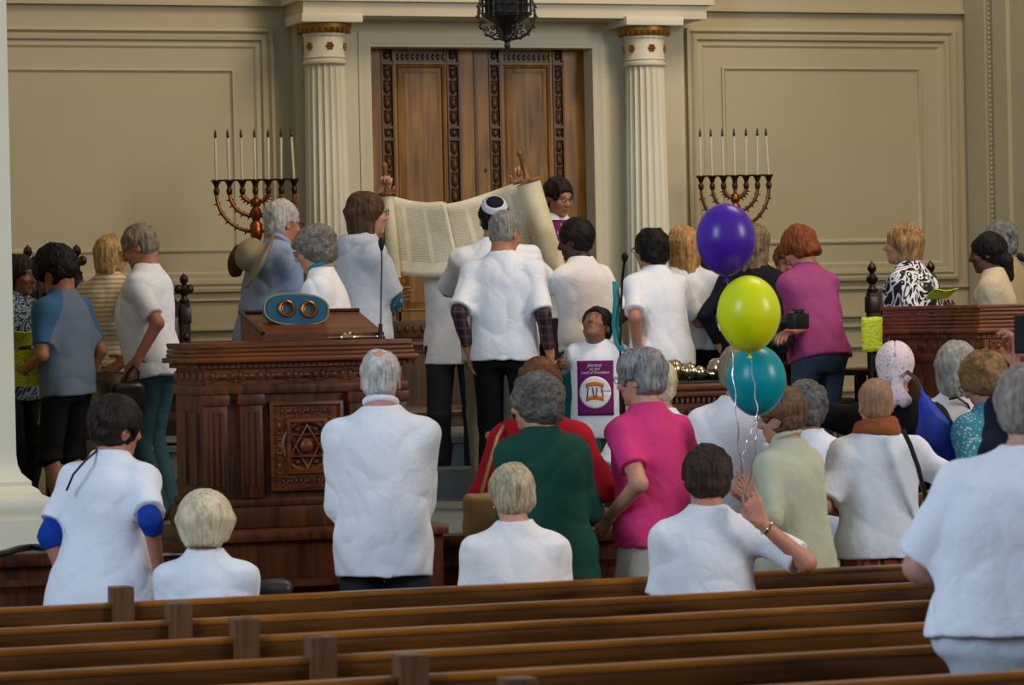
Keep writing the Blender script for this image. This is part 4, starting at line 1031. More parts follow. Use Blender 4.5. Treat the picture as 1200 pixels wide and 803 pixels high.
def pattern(name, c1, c2, scale, kind='floral'):
    t = NT(name); v = t.obj()
    if kind == 'floral':
        n = t.n('ShaderNodeTexNoise', ins={'Vector': v, 'Scale': scale * .5, 'Detail': 1.5, 'Distortion': 2.2})
        m = t.n('ShaderNodeMath', operation='PINGPONG'); t.l(t.math('MULTIPLY', n.outputs[0], 5.0), m.inputs[0]); m.inputs[1].default_value = .5
        t.set(Base_Color=t.ramp(m.outputs[0], [(.24, srgb(c1)), (.28, srgb(c2))]))
    elif kind == 'stripe':
        z = t.xyz(v)[2]; m = t.n('ShaderNodeMath', operation='PINGPONG'); t.l(t.math('MULTIPLY', z, scale), m.inputs[0]); m.inputs[1].default_value = .5
        t.set(Base_Color=t.ramp(m.outputs[0], [(.16, srgb(c1)), (.22, srgb(c2))]))
    elif kind == 'vstripe':
        w_ = t.n('ShaderNodeTexNoise', ins={'Vector': t.obj((1, 1, .02)), 'Scale': scale, 'Detail': 1})
        t.set(Base_Color=t.ramp(w_.outputs[0], [(.36, srgb(c1)), (.43, srgb(c2)), (.5, srgb('#151210')), (.56, srgb('#3c4238')), (.62, srgb(c1))], 'CONSTANT'))
    elif kind == 'plaid':
        x, y, z = t.xyz(v); out = None
        for s_ in (x, z):
            m = t.n('ShaderNodeMath', operation='PINGPONG'); t.l(t.math('MULTIPLY', s_, scale), m.inputs[0]); m.inputs[1].default_value = .5
            g = t.ramp(m.outputs[0], [(.10, (1, 1, 1, 1)), (.16, (0, 0, 0, 1))]); out = g if out is None else t.mix(1.0, out, g, 'ADD')
        t.set(Base_Color=t.mix(t.math('MULTIPLY', out, .6), srgb(c1), srgb(c2)))
    elif kind == 'dots':
        n = t.n('ShaderNodeTexVoronoi', ins={'Vector': v, 'Scale': scale}); n.feature = 'F1'
        n2 = t.n('ShaderNodeTexNoise', ins={'Vector': v, 'Scale': scale * .4, 'Detail': 2})
        t.set(Base_Color=t.ramp(t.math('ADD', n.outputs['Distance'], t.math('MULTIPLY', n2.outputs[0], .5)), [(.42, srgb(c1)), (.60, srgb(c2))]))
    t.set(Roughness=.85); return t.m
FLORAL = pattern('black and white floral cloth', '#101014', '#dcdce0', 13)
STRIPE = pattern('striped knit', '#b09878', '#d6c6a6', 38, 'stripe'); PLAID = pattern('plaid flannel', '#24181f', '#5c3a44', 22, 'plaid')
TEALP = pattern('teal patterned cloth', '#6fa4ac', '#124c62', 45, 'dots'); TEALF = pattern('turquoise lace print', '#b9ccc9', '#2f8296', 60, 'dots'); SCARFP = pattern('flowered headscarf', '#b9708a', '#dccdd0', 75, 'dots'); STRIPED = pattern('striped skirt cloth', '#7a3a22', '#b06838', 22, 'vstripe'); DKPRINT = pattern('dark print cloth', '#141722', '#7f93a4', 24)
def raglan():
    t = NT('blue and grey jersey'); x = t.xyz(t.obj())[0]; z = t.xyz(t.obj())[2]
    a = t.math('ADD', t.math('ABSOLUTE', x), t.math('MULTIPLY', t.math('SUBTRACT', z, 1.12), .55))
    t.set(Base_Color=t.ramp(a, [(.150, srgb('#5b6b80')), (.158, srgb('#2f5a80'))]), Roughness=.9); return t.m
# --- on the platform, left to right
person('dark-haired person in dark print top holding green paper behind the left pier', 24, 299, 18.6, -130, ZB, hair=('bob', DKBR, {'vol': .8, 'low': -.09}), top=dict(mat=DKPRINT, sleeve=.7), bottom=pants('#1b1b20'), skin='#6e4630', lh=(26, 408, -.05), rh=(30, 418, -.25))
TB = person('boy with black hair in grey and blue shirt and black shorts at the left', 66, 293, 17.9, 52, ZB, H=1.52, hp=28, hair=('short', BLK, {'vol': 2.3, 'nape': -.03}), top=dict(mat=raglan(), sleeve=.78, hem=-.10, ease=.022), bottom=dict(kind='shorts', mat=cloth('#101013')), skin='#9a6a4c', female=False, lh=(28, 434, -.05), rh=None, hs=1.0, w=1.02)
person('woman with short blond hair in a beige striped knit top', 132, 276, 19.2, -35, ZB, hair=('bob', BLOND, {'vol': .9, 'low': -.10}), top=dict(mat=STRIPE, sleeve=.75, hem=-.08), bottom=pants('#8a8066'), skin='#b98468', rh=(158, 405, -.2), w=1.15, hp=10)
G1 = person('grey-bearded man in white t-shirt and blue-green jeans holding a black bag', 164, 264, 18.3, 68, ZB, female=False, hp=24, lean=6, hair=('short', hm('#575048', '#94897a'), {'vol': .6}), beard=hm('#6d675f', '#a8a198', True), top=tee(W1, sleeve=.82, hem=-.11), bottom=pants('#2f4e58'), skin='#b07458', w=1.05, dp=1.05, belly=0.5, lh=(160, 424, -.28), rh=(150, 420, .1), glasses='#2c6a4a', lpole=V3(-.2, -1, -.2))
E1 = person('elderly white-haired man in light blue shirt with a sun hat on his back', 331, 236, 19.3, -58, ZB, female=False, lean=14, hp=8, hair=('short', LTGREY, {'vol': .8, 'bare': .9}), top=dict(mat=cloth('#8ea2c4'), sleeve=1.9, hem=-.10, collar=cloth('#8ea2c4')), bottom=pants('#39424e'), skin='#b8785e', glasses='#2a2320', w=1.0, lh=(300, 425, 0), rh=(372, 400, 0))
E2 = person('woman with curly grey hair and glasses in white top behind the lectern', 368, 267, 17.4, 78, ZB, hp=14, lean=8, hair=('curly', hm('#4c453f', '#857d74', True), {'nape': .0}), top=tee(W3, sleeve=1.5, collar=cloth('#2f7f8f')), bottom=pants('#2b2e36'), skin='#c08c74', eyes=True, glasses='#6b5d52', w=1.08, lh=(330, 405, -.1))
E3 = person('woman with brown bob in grey t-shirt over teal sleeves watching the scroll', 431, 225, 18.6, -72, ZB, hair=('bob', hm('#2c1c12', '#5c422e'), {'vol': .85, 'low': -.125}), top=tee(cloth('#b6bac4'), sleeve=.85, hem=-.09, ease=.024, under=dict(mat=TEALP, sleeve=1.35)), bottom=pants('#a59c84'), skin='#c08a70', eyes=True, glasses='#2a201c', w=1.08, dp=1.12, lh=(446, 350, .3), rh=(450, 352, .18), rpole=V3(.3, .5, -1), lpole=V3(-.2, -.5, -1), hp=-2)
LFT = person('person behind the open scroll raising both hands to its upper handles', 531, 246, 20.5, 180, 1.03, female=False, lean=0, hair=('short', BR), top=tee(W3, sleeve=.8), bottom=pants('#22242a'), skin='#c08a70', rh=(447, 230, -.24), lh=(611, 216, -.22), rcurl=1.1, lcurl=1.1, lthumb=V3(1, 0, 0), rthumb=V3(-1, 0, 0), lhd=V3(-.05, .3, 1), rhd=V3(-.30, .2, 1), lpole=V3(-1, .1, -.8), rpole=V3(1, .1, -.8), H=1.74)
K1 = person('man in white t-shirt with a black and white skullcap facing the scroll', 579, 233, 19.7, 4, ZB, female=False, hair=('short', BLK, {'vol': .8}), top=tee(W1, sleeve=.95, ease=.03), bottom=pants('#8a8578'), skin='#b98468', w=1.08, sw=1.05, lh=(545, 348, .40), rh=(626, 345, .40), lpole=V3(-1, 0, -.7), rpole=V3(1, 0, -.7), hp=14)
K2 = person('grey-haired man in white t-shirt over plaid sleeves and black trousers', 592, 248, 18.7, -14, ZB, female=False, hrel=-32, hp=16, lean=3, hair=('short', hm('#55524e', '#94908a'), {'vol': .55, 'nape': .01}), top=tee(W1, sleeve=.92, hem=-.09, ease=.026, under=dict(mat=PLAID, sleeve=1.85)), bottom=pants('#0d0d10'), skin='#b87a5e', w=1.06, lh=(549, 412, -.05), rh=(645, 416, -.1), lpole=V3(-.3, -1, 0), rpole=V3(.3, -1, 0), sw=1.02)
K3 = person('dark-haired person with glasses in white printed t-shirt beside the scroll roller', 654, 210, 20.5, -138, 1.2, female=True, hrel=-142, hp=12, hair=('short', BR if 0 else DKBR, {'vol': 1.3}), top=tee(W1, sleeve=.8, ease=.026), bottom=pants('#24262c'), skin='#b07c60', eyes=True, glasses='#4b423c', w=1.1, rh=(640, 335, -.1), lh=(690, 345, -.1))
K4 = person('woman with short black hair in white t-shirt with teal jacket at her waist', 674, 259, 19.9, 48, ZB, hrel=70, hp=8, lean=8, hair=('afro', BLKC), top=tee(W3, sleeve=.9, hem=-.04, ease=.03), bottom=pants('#1f7a80'), skin='#3a2318', w=1.1, dp=1.05, lh=(668, 350, .1), rh=(700, 400, .1))
BY = person('small boy in long white printed t-shirt looking up at the scroll', 699, 362, 18.75, 172, ZB, female=False, H=1.13, hrel=160, hp=-38, lean=-2, hair=('short', BLKC, {'vol': 1.3}), top=tee(W1, sleeve=.95, hem=-.30, ease=.028, fold=.003), bottom=pants('#4a4a38'), skin='#8a5a44', eyes=True, kid=True, hs=.90, rh=(655, 428, .0), lh=(723, 468, -.02), w=1.12, lhd=V3(0, .15, -1))
K5 = person('woman with curly black hair in white t-shirt right of the floor microphone', 762, 269, 18.9, 35, ZB, hrel=42, hp=2, lean=8, hair=('curly', BLKC, {'vol': .75}), top=tee(W1, sleeve=.82, hem=-.10), bottom=pants('#2a2c34'), skin='#b07a60', w=1.12, dp=1.15, glasses='#221c1a', lh=(748, 418, -.22), rh=(800, 400, .3), lpole=V3(-.4, -.6, -1))
K6 = person('woman with long straight golden hair in white t-shirt and dark trousers', 800, 265, 19.2, 14, ZB, hair=('long', GOLDH, {'low': -.20, 'vol': .8}), top=tee(W1, sleeve=.80, hem=-.02), bottom=pants('#14161c'), skin='#b98468', w=1.05, rh=(842, 402, .15), lean=7)
person('dark-haired person in white top mostly hidden behind the purple balloon', 828, 272, 19.9, 10, ZB, hair=('long', DKBR, {'low': -.18, 'vol': .6}), top=tee(W1, sleeve=.8), bottom=pants('#202228'), skin='#b98468')
K8 = person('woman with long dark-blond hair in navy top behind the balloons', 884, 263, 19.0, -22, ZB, hrel=-30, hair=('long', hm('#3c3024', '#8c7656'), {'low': -.22, 'vol': .9}), top=dict(mat=cloth('#14161f'), sleeve=1.8), bottom=pants('#101218'), skin='#b98468', w=1.0, lh=(846, 410, 0), rh=(925, 405, -.1))
K9 = person('person in brown cardigan half hidden behind the woman in magenta', 925, 285, 19.7, 150, ZB, hp=18, hair=('bob', BRC, {'low': -.2}), top=dict(mat=cloth('#2d1c18'), sleeve=1.8), bottom=pants('#101218'), skin='#8c5a44', rh=(925, 395, -.3), lh=(940, 390, -.3))
K10 = person('woman with short red hair in magenta t-shirt and jeans looking down', 936, 268, 18.5, 40, ZB, hrel=52, hp=38, lean=14, hair=('bob', RED, {'vol': .85, 'low': -.09}), top=tee(cloth('#9c4478'), sleeve=.82, hem=-.06), bottom=pants('#3c4658'), skin='#bf8264', w=1.02, dp=1.1, lh=(928, 388, -.32), rh=(938, 398, .2), lpole=V3(0, -.5, -1))
K11 = person('woman with auburn bob in black and white floral blouse behind the right lectern', 1058, 263, 18.8, 74, ZB, hp=-4, lean=8, hair=('bob', AUB, {'vol': .95, 'low': -.105}), top=dict(mat=FLORAL, sleeve=1.4, ease=.03, hem=-.1), bottom=pants('#17181d'), skin='#c08a6c', eyes=True, w=1.25, dp=1.2, lh=None, rh=None)
K12 = person('woman with tied-back black hair in cream top behind the right lectern', 1157, 274, 19.2, 82, ZB, hp=6, lean=6, hair=('pony', BLK, {'low': -.17, 'vol': .8}), top=dict(mat=cloth('#c9b89a'), sleeve=1.4), bottom=pants('#17181d'), skin='#5a3826', eyes=False, w=1.1, lh=(1130, 370, 0))
person('grey-haired person in beige top partly behind the black-haired woman', 1172, 260, 20.1, 58, ZB, female=False, hair=('curly', DKGREY, {'vol': .45}), top=dict(mat=cloth('#a48f70'), sleeve=1.8), bottom=pants('#24242a'), skin='#a8745a')
# --- on the hall floor, left to right
F1 = person('dark-haired woman in pale t-shirt over royal blue sleeves at the far left pew', 137, 470, 14.1, -28, 0, hrel=-62, hp=6, lean=10, hair=('short', DKBR, {'vol': 2.3, 'nape': -.03}), top=tee(W2, sleeve=.80, hem=-.24, ease=.034, flare=.10, under=dict(mat=cloth('#123a9a'), sleeve=1.22)), bottom=pants('#1a1c22'), skin='#b87a62', glasses='#15120f', w=1.1, dp=1.15, rh=(186, 668, -.18), lh=(80, 688, -.05), belly=0.4)
F2 = person('seated person with a smooth pale blond bob in white top', 241, 579, 13.75, -8, 0, sit=True, H=1.62, lean=4, hair=('bob', PALE, {'vol': 1.6, 'low': -.072, 'am': .4}), top=tee(W2, sleeve=.8), bottom=pants('#3a3c44'), skin='#c9957c', w=1.02, hs=1.0)
F3 = person('white-haired man in untucked white shirt standing in front of the lectern', 446, 411, 14.45, -4, 0, female=False, lean=2, hair=('short', hm('#8c8a86', '#cfccc6'), {'vol': .5, 'spot': 1}), top=dict(mat=W1, sleeve=1.35, hem=-.15, ease=.03, collar=W1), bottom=pants('#30343c'), skin='#c88a76', w=1.02, sw=1.0, rh=(468, 598, .26), lh=(425, 598, .26), lpole=V3(-.35, -.7, -1), rpole=V3(.35, -.7, -1))
F4 = person('seated person with short ash-blond hair in white top, earring showing', 600, 549, 14.05, 4, 0, sit=True, H=1.66, hrel=16, lean=3, hair=('short', hm('#7d6f55', '#c4b596'), {'vol': 1.9, 'nape': .0}), top=tee(W3, sleeve=.9), bottom=pants('#3a3c44'), skin='#c9957c', w=1.12)
F6 = person('woman in a red top with reddish brown hair and tan shoulder bag', 632, 424, 15.3, 6, 0, hair=('curly', BRC), top=dict(mat=cloth('#a8121e'), sleeve=1.5, ease=.03), bottom=pants('#1b1c22'), skin='#b98468', w=1.08, lh=(580, 590, .1), rh=(682, 590, .1))
F5 = person('woman with wavy dark grey hair in a dark green jacket', 627, 441, 14.6, 28, 0, hrel=62, hair=('curly', hm('#34322f', '#6e6b66', True), {'vol': 1.15, 'nape': -.02}), top=dict(mat=cloth('#17463c'), sleeve=1.9, hem=-.24, ease=.036, flare=.05), bottom=pants('#14382f'), skin='#c08a70', w=1.05, lh=(600, 640, .1), rh=(672, 640, .3), hp=2)
F8 = person('blond person in white t-shirt hidden behind the woman in pink', 772, 424, 16.0, 6, 0, hair=('short', PALE, {'vol': 1.0}), top=tee(W2, sleeve=.85, hem=-.08), bottom=pants('#111216'), skin='#c08a70', w=1.15, lh=(722, 585, 0))
F7 = person('woman with short grey hair in bright pink t-shirt and pale skirt', 751, 412, 14.95, 42, 0, hrel=64, hp=4, hair=('short', hm('#4a4a4a', '#98989a'), {'vol': 1.9, 'nape': -.01}), top=tee(cloth('#d43a7c'), sleeve=.70, hem=-.07, ease=.022, tight=1.2), bottom=dict(kind='skirt', mat=cloth('#c4c1ba'), hem=.35), skin='#c78f76', glasses='#4b4441', w=1.0, lh=(716, 604, -.12), rh=(770, 575, .3), lpole=V3(-.2, -1, 0))
F9 = person('person with brown-grey hair in white blouse standing behind the teal balloon', 866, 408, 15.9, -4, 0, hair=('short', hm('#6a5c4c', '#9c8e7c'), {'vol': 1.6, 'nape': -.02}), top=dict(mat=W1, sleeve=1.8, ease=.034, hem=-.2), bottom=pants('#30323a'), skin='#c08a70', w=1.16)
F11 = person('woman with brown hair in pale sage jacket facing left by the balloon strings', 915, 458, 14.8, 55, 0, hrel=72, hp=8, lean=4, hair=('short', hm('#3c2c22', '#74583f'), {'vol': 2.0, 'nape': -.02}), top=dict(mat=cloth('#b9bda4'), sleeve=1.85, hem=-.22, ease=.034, flare=.05, collar=cloth('#b9bda4')), bottom=pants('#a8a290'), skin='#c08a70', w=1.0, lh=(884, 580, -.05), rh=(890, 590, .2), eyes=True)
F12 = person('woman with curly dark grey hair in white t-shirt and pale trousers', 947, 449, 15.6, -14, 0, hair=('curly', hm('#2c2b2c', '#6c6a69', True), {'vol': 1.0}), top=tee(W2, sleeve=.85, hem=-.06), bottom=pants('#b9bcbf'), skin='#8a5a44', w=1.08, rh=(992, 610, .05), rpole=V3(1, -.6, -.1))
F13 = person('person with shaved head, orange scarf and striped skirt in white t-shirt', 1026, 444, 15.1, 4, 0, hrel=14, hair=('crop', hm('#7d5f49', '#a88468'), {'vol': .6, 'nape': -.02}), top=tee(W2, sleeve=.85, hem=-.08, ease=.026), bottom=dict(kind='skirt', mat=STRIPED, hem=.2), skin='#b8805e', w=1.08, rh=(1076, 585, .1), lh=(985, 600, .1), rpole=V3(1, -.5, -.1))
F14 = person('woman in black with a pink and white flowered headscarf', 1049, 403, 15.9, -2, 0, hair=('bald', SCARFP, {'vol': 2.4, 'bare': .01, 'name': 'headscarf'}), ears=False, top=dict(mat=cloth('#0b0b0e'), sleeve=1.95, ease=.03), bottom=pants('#0c0c10'), skin='#b98468', w=1.1, lh=(1003, 505, .25), rh=(1100, 560, .1), lpole=V3(-1, .1, .3))
F15 = person('woman with smooth grey bob in white blouse with a thin black strap', 1122, 403, 16.5, -6, 0, hair=('bob', hm('#6e6c68', '#a9a59c'), {'vol': 1.3, 'low': -.125}), top=dict(mat=W3, sleeve=1.7), bottom=pants('#30323a'), skin='#b98468', w=1.0)
F16 = person('woman with brown-blond hair in turquoise lace-print top looking down left', 1152, 417, 15.5, 46, 0, hrel=58, hp=24, lean=6, hair=('curly', hm('#5a4326', '#94754a', True), {'vol': 1.05}), top=dict(mat=TEALF, sleeve=1.6), bottom=pants('#30323a'), skin='#c08a70', glasses='#4b4441', w=1.12)
F17 = person('person in navy sleeve raising a phone behind the large woman at right', 1216, 425, 12.4, 6, 0, hair=('short', BR), top=dict(mat=cloth('#12182a'), sleeve=1.55, ease=.03), bottom=pants('#1b1c22'), skin='#b87c60', lh=(1190, 434, .0), lpole=V3(-.15, 1, -.5), lcurl=.7, lhd=V3(.05, .1, 1), w=1.05)
F10 = person('seated person with dark brown hair in white t-shirt holding balloon ribbons', 829, 528, 14.05, 6, 0, sit=True, H=1.76, hrel=6, lean=4, hair=('short', hm('#1c1411', '#43342b'), {'vol': 2.3, 'nape': -.035}), top=tee(W1, sleeve=.86, ease=.026), bottom=pants('#2b2e36'), skin='#c8866c', w=1.08, rh=(892, 613, -.2), rpole=V3(1, -.35, -.7), rcurl=1.15, rhd=V3(-.35, .1, .9), rthumb=V3(-1, .2, 0), sw=1.06)
F18 = person('large woman in white t-shirt and pale trousers nearest at the right edge', 1203, 434, 10.15, 3, 0, hair=('short', hm('#5e564e', '#9a9086'), {'vol': 1.6, 'nape': -.02}), top=tee(W2, sleeve=.90, hem=-.02, ease=.035, fold=.004), bottom=pants('#c3cfdc'), skin='#c08c7c', w=1.62, dp=1.25, sw=0.9, lh=(1120, 690, .25), lpole=V3(-1, -.5, -.7), rh=(1330, 690, .28))

# ------------------------------------------------------------------ the scroll
g0 = at(530, 280, 20.25); g = empty('torah_scroll', g0, 0, 'open parchment torah scroll held up wide in front of the ark', 'scroll')
def P_(px, py, d): return at(px, py, d) - g0
def parch():
    t = NT('parchment'); uv = t.n('ShaderNodeUVMap'); x, y, z = t.xyz(uv.outputs[0])
    col = t.n('ShaderNodeMath', operation='FRACT'); t.l(t.math('ADD', x, 0.62), col.inputs[0])
    cm = t.ramp(col.outputs[0], [(.16, (0, 0, 0, 1)), (.18, (1, 1, 1, 1)), (.97, (1, 1, 1, 1)), (.985, (0, 0, 0, 1))])
    rm = t.ramp(y, [(.10, (0, 0, 0, 1)), (.11, (1, 1, 1, 1)), (.80, (1, 1, 1, 1)), (.81, (0, 0, 0, 1))])
    ln = t.n('ShaderNodeMath', operation='PINGPONG'); t.l(t.math('MULTIPLY', y, 42.0), ln.inputs[0]); ln.inputs[1].default_value = .5
    lm = t.ramp(ln.outputs[0], [(.16, (0, 0, 0, 1)), (.24, (1, 1, 1, 1))])
    mp = t.n('ShaderNodeMapping'); t.l(uv.outputs[0], mp.inputs[0]); mp.inputs['Scale'].default_value = (40, 42, 1)
    nz = t.n('ShaderNodeTexNoise', ins={'Vector': mp.outputs[0], 'Scale': 1.6, 'Detail': 2}); nm = t.ramp(nz.outputs[0], [(.40, (0, 0, 0, 1)), (.47, (1, 1, 1, 1))])
    ink = t.math('MULTIPLY', t.math('MULTIPLY', cm, rm), t.math('MULTIPLY', lm, nm))
    n2 = t.n('ShaderNodeTexNoise', ins={'Vector': t.obj(), 'Scale': 9, 'Detail': 4}); base = t.ramp(n2.outputs[0], [(.3, srgb('#d3c9aa')), (.7, srgb('#e6dfc6'))])
    t.set(Base_Color=t.mix(t.math('MULTIPLY', ink, .55), base, srgb('#6a5a48')), Roughness=.7); return t.m
PM = parch(); ROLL = plain('#dcd2ae', .6, name='rolled parchment')
topP = [(461, 230), (480, 235), (500, 237.5), (520, 236), (521, 239.5), (540, 236), (560, 230), (580, 223), (604, 214)]
def tp_(u):
    xs = [p[0] for p in topP]; return float(np.interp(u, xs, [p[1] for p in topP]))
def sheet(u0, u1, n, dz, sgn):
    me = bpy.data.meshes.new('parchment_panel'); vs_, fs, uvs = [], [], []; M_ = 14
    for i in range(n + 1):
        px = u0 + (u1 - u0) * i / n; f = (px - 461) / 145
        dx, dy = 8 + 28 * f, 93 - 8 * math.sin(PI * min(f, 1)) + 18 * f ** 3
        for j in range(M_ + 1):
            v = j / M_; dep = 20.27 - .06 * f + .02 * math.sin(f * 9 + v * 2) + dz + .03 * v
            vs_.append(P_(px + dx * v, (tp_(px) if i else tp_(u0 + .01)) + dy * v, dep)); uvs.append(((px - 461) / 24.0, v))
    for i in range(n):
        for j in range(M_): a = i * (M_ + 1) + j; fs.append((a, a + 1, a + M_ + 2, a + M_ + 1))
    me.from_pydata(vs_, [], fs); ul = me.uv_layers.new(name='UVMap')
    for lp in me.loops: ul.data[lp.index].uv = uvs[lp.vertex_index]
    me.polygons.foreach_set('use_smooth', [True] * len(me.polygons)); o = link('parchment_panel', me, PM, g)
    m = o.modifiers.new('thickness', 'SOLIDIFY'); m.thickness = .0025; return o
sheet(459, 522, 16, 0, 1); sheet(520, 612, 22, .006, 1)
RW = wood('#5a3312', '#a06a2c', .35, 1.03)
def roller(a, b_, r, lab=None):
    a, b_ = Vector(a), Vector(b_); ax_ = (b_ - a).normalized(); L = (b_ - a).length; M = Matrix.Translation(a) @ ax_.to_track_quat('Z', 'Y').to_matrix().to_4x4()
    MB().lathe([(0, 0), (r * .6, .0), (r, .001), (r, L - .001), (r * .6, L), (0, L)], 28, M).done('parchment_roll', ROLL, g)
    bm_ = MB(); bm_.lathe([(0, -.17), (.012, -.168), (.016, -.15), (.011, -.12), (.015, -.07), (.018, -.04), (r + .022, -.03), (r + .022, -.012), (0, -.01)], 20, M); bm_.done('wooden_roller', RW, g); bm_ = MB(); bm_.lathe([(0, L + .008), (r + .018, L + .01), (r + .018, L + .022), (.02, L + .03), (.014, L + .06), (.017, L + .10), (.012, L + .15), (.02, L + .18), (.010, L + .20), (0, L + .205)], 20, M)
    bm_.done('wooden_roller', RW, g)
roller(P_(463, 326, 20.28), P_(454, 230, 20.25), .036); roller(P_(655, 336, 20.18), P_(619, 214, 20.12), .072)
# ------------------------------------------------------------------ prints on two shirts
def shirt_print(tr, zc, w_, h_, xo=0.0):
    so = tr['shirt']; me = so.data; bv = BVHTree.FromPolygons([v.co.copy() for v in me.vertices], [tuple(p.vertices) for p in me.polygons])
    P0, Rt, s = tr['P0'], tr['Rt'], tr['s']; Y = Vector(Rt @ V3(0, 1, 0))
    def pr(x, z, off):
        o_ = Vector(P0 + Rt @ V3(-x + xo, .8, z)); h = bv.ray_cast(o_, -Y)
        return (h[0] if h[0] is not None else o_ - Y * .6) + Y * off
    def patch(name, poly_fn, n, m, off, mat, parent):
        b = MB(); b.grid([[pr(*poly_fn(i / n, j / m), off) for i in range(n + 1)] for j in range(m + 1)]); o = b.done(name, mat, parent)
        md = o.modifiers.new('t', 'SOLIDIFY'); md.thickness = .0015; md.offset = 0; return o
    PUR = cloth('#6c2060'); WH = cloth('#e4dfe2')
    root = patch('print_panel', lambda u, v: (-w_ / 2 + u * w_, zc + h_ / 2 - v * h_), 14, 18, .005, PUR, so)
    r = w_ * .44
    patch('print_circle', lambda u, v: (r * max(v, .001) * math.cos(2 * PI * u), zc - h_ * .08 + r * max(v, .001) * math.sin(2 * PI * u)), 28, 8, .0085, WH, root)
    OR = cloth('#c9742a')
    for zz_ in (.42, -.42): patch('print_band', lambda u, v: (-r * .55 + u * r * 1.1, zc - h_ * .08 + r * zz_ * (1) + (v - .5) * r * .26 + .12 * r * math.sin(u * PI)), 10, 3, .0115, OR, root)
    for k_, x_ in enumerate((-.42, -.14, .14, .42)):
        patch('print_stroke', lambda u, v: (r * (x_ + (u - .5) * .07 + v * (.1 if k_ % 2 else -.06)), zc - h_ * .08 + r * .30 - v * r * .62), 2, 6, .0115, cloth('#35313a'), root)
    def text(s_, zpos, size):
        cu = bpy.data.curves.new('lettering', 'FONT'); cu.body = s_; cu.size = size; cu.align_x = 'CENTER'; cu.resolution_u = 2; cu.shear = .3
        to = bpy.data.objects.new('lettering', cu); C.objects.link(to); dg = bpy.context.evaluated_depsgraph_get(); m2 = bpy.data.meshes.new_from_object(to.evaluated_get(dg))
        bpy.data.objects.remove(to)
        for v in m2.vertices: v.co = pr(v.co.x, zpos + v.co.y, .0115)
        link('lettering', m2, WH, root)
    text('Journey', zc + h_ * .39, h_ * .085); text('to the', zc + h_ * .325, h_ * .075); text('Land of Freedom', zc + h_ * .26, h_ * .075)
shirt_print(BY, .085, .20, .30, .0); shirt_print(K3, .28, .26, .34, 0.0)
# ------------------------------------------------------------------ skullcap, scarf, tail of the headscarf
def cap(tr):
    hp_, Rh, q_ = tr['hp'], tr['Rh'], tr['q']
    def M_(z0): return None
    prof = [(.0, .036), (.024, .034), (.042, .028), (.056, .017)]; b = MB(); X_ = Rh @ rotm('x', 58)
    M = Matrix([list(X_[0]) + [0], list(X_[1]) + [0], list(X_[2]) + [0], [0, 0, 0, 1]]); M.translation = Vector(hp_(0, -.092, .068))
    b.lathe(prof[::-1], 24, M); k = b.done('skullcap', cloth('#14161e'), tr['o'])
    b = MB(); b.lathe([(.055, .020), (.060, .016), (.072, .000), (.076, -.012), (.071, -.014), (.052, .012)], 24, M); b.done('cap_band', cloth('#c9ced8'), k)
cap(K1)
t_ = F13; F = Field(); nb, s_ = t_['nb'], t_['s']
for kk in range(3):
    for i in range(20):
        f_ = lambda i_: nb + t_['Rt'] @ V3((.075 + .010 * kk) * math.sin(2 * PI * i_ / 20), (.070 + .008 * kk) * math.cos(2 * PI * i_ / 20) + .012, .026 - .021 * kk + .008 * math.sin(2 * PI * i_ / 20 + kk * 2)) * s_
        F.cone(f_(i), f_(i + 1), .021, .021, k=.012)
gw = waves(5, 5, 90, 160); F.disp(lambda P: .004 * gw(P)); m_, _ = F.mesh(.006, 'scarf'); link('scarf', m_, plain('#8e4a1c', .85, name='rust scarf cloth'), t_['o'])
t_ = F14; F = Field(); hp_ = t_['hp']
F.ell(hp_(.012, -.10, -.062), (.030, .026, .026)).cone(hp_(.012, -.105, -.07), hp_(-.02, -.125, -.16), .020, .036, k=.01).cone(hp_(.015, -.105, -.07), hp_(.045, -.12, -.15), .018, .034, k=.01)
gw2 = waves(8, 5, 70, 130, (1, 1, .2)); F.disp(lambda P: .005 * gw2(P)); m_, _ = F.mesh(.006, 'scarf_knot'); link('scarf_knot', m_, SCARFP, t_['o'])
def cordneck(tr, mat, z=.01, r=.0035, name='neck_cord'):
    nb, Rt, s = tr['nb'], tr['Rt'], tr['s']
    MB().tube([nb + Rt @ V3(.060 * math.sin(a), .060 * math.cos(a) + .01, z + .006 - .02 * math.cos(a)) * s for a in np.linspace(0, 2 * PI, 25)[:-1]], r, 6, closed=True).done(name, mat, tr['o'])
cordneck(K2, BLACK, .012)
def world(tr, v): return Vector(tr['root']) + Vector(tr['Rz'] @ np.asarray(v, float))
def sdfthing(F, cell, name, mat, parent=None): m_, _ = F.mesh(cell, name); return link(name, m_, mat, parent)
def bag(name, px, py, d, w_, h_, dp_, mat, lab, rz=0, sag=.0, strap=None, seed=1, taper=.85):
    c = at(px, py, d); gB = empty(name, c, 0, lab, 'bag'); F = Field(); Rm_ = rotm('z', rz)
    F.rbox((0, 0, 0), (w_ / 2, dp_ / 2, h_ / 2), min(dp_, h_) * .35, Rm_); F.ell((0, 0, -h_ * .2), (w_ * .52, dp_ * .6, h_ * .36), Rm_, k=.03)
    gg = waves(seed, 5, 25, 60); F.disp(lambda P: .007 * gg(P)); sdfthing(F, .007, 'bag_body', mat, gB)
    if strap:
        MB().tube([Vector(p) - c for p in strap], .008, 6).done('strap', mat, gB)
    return gB
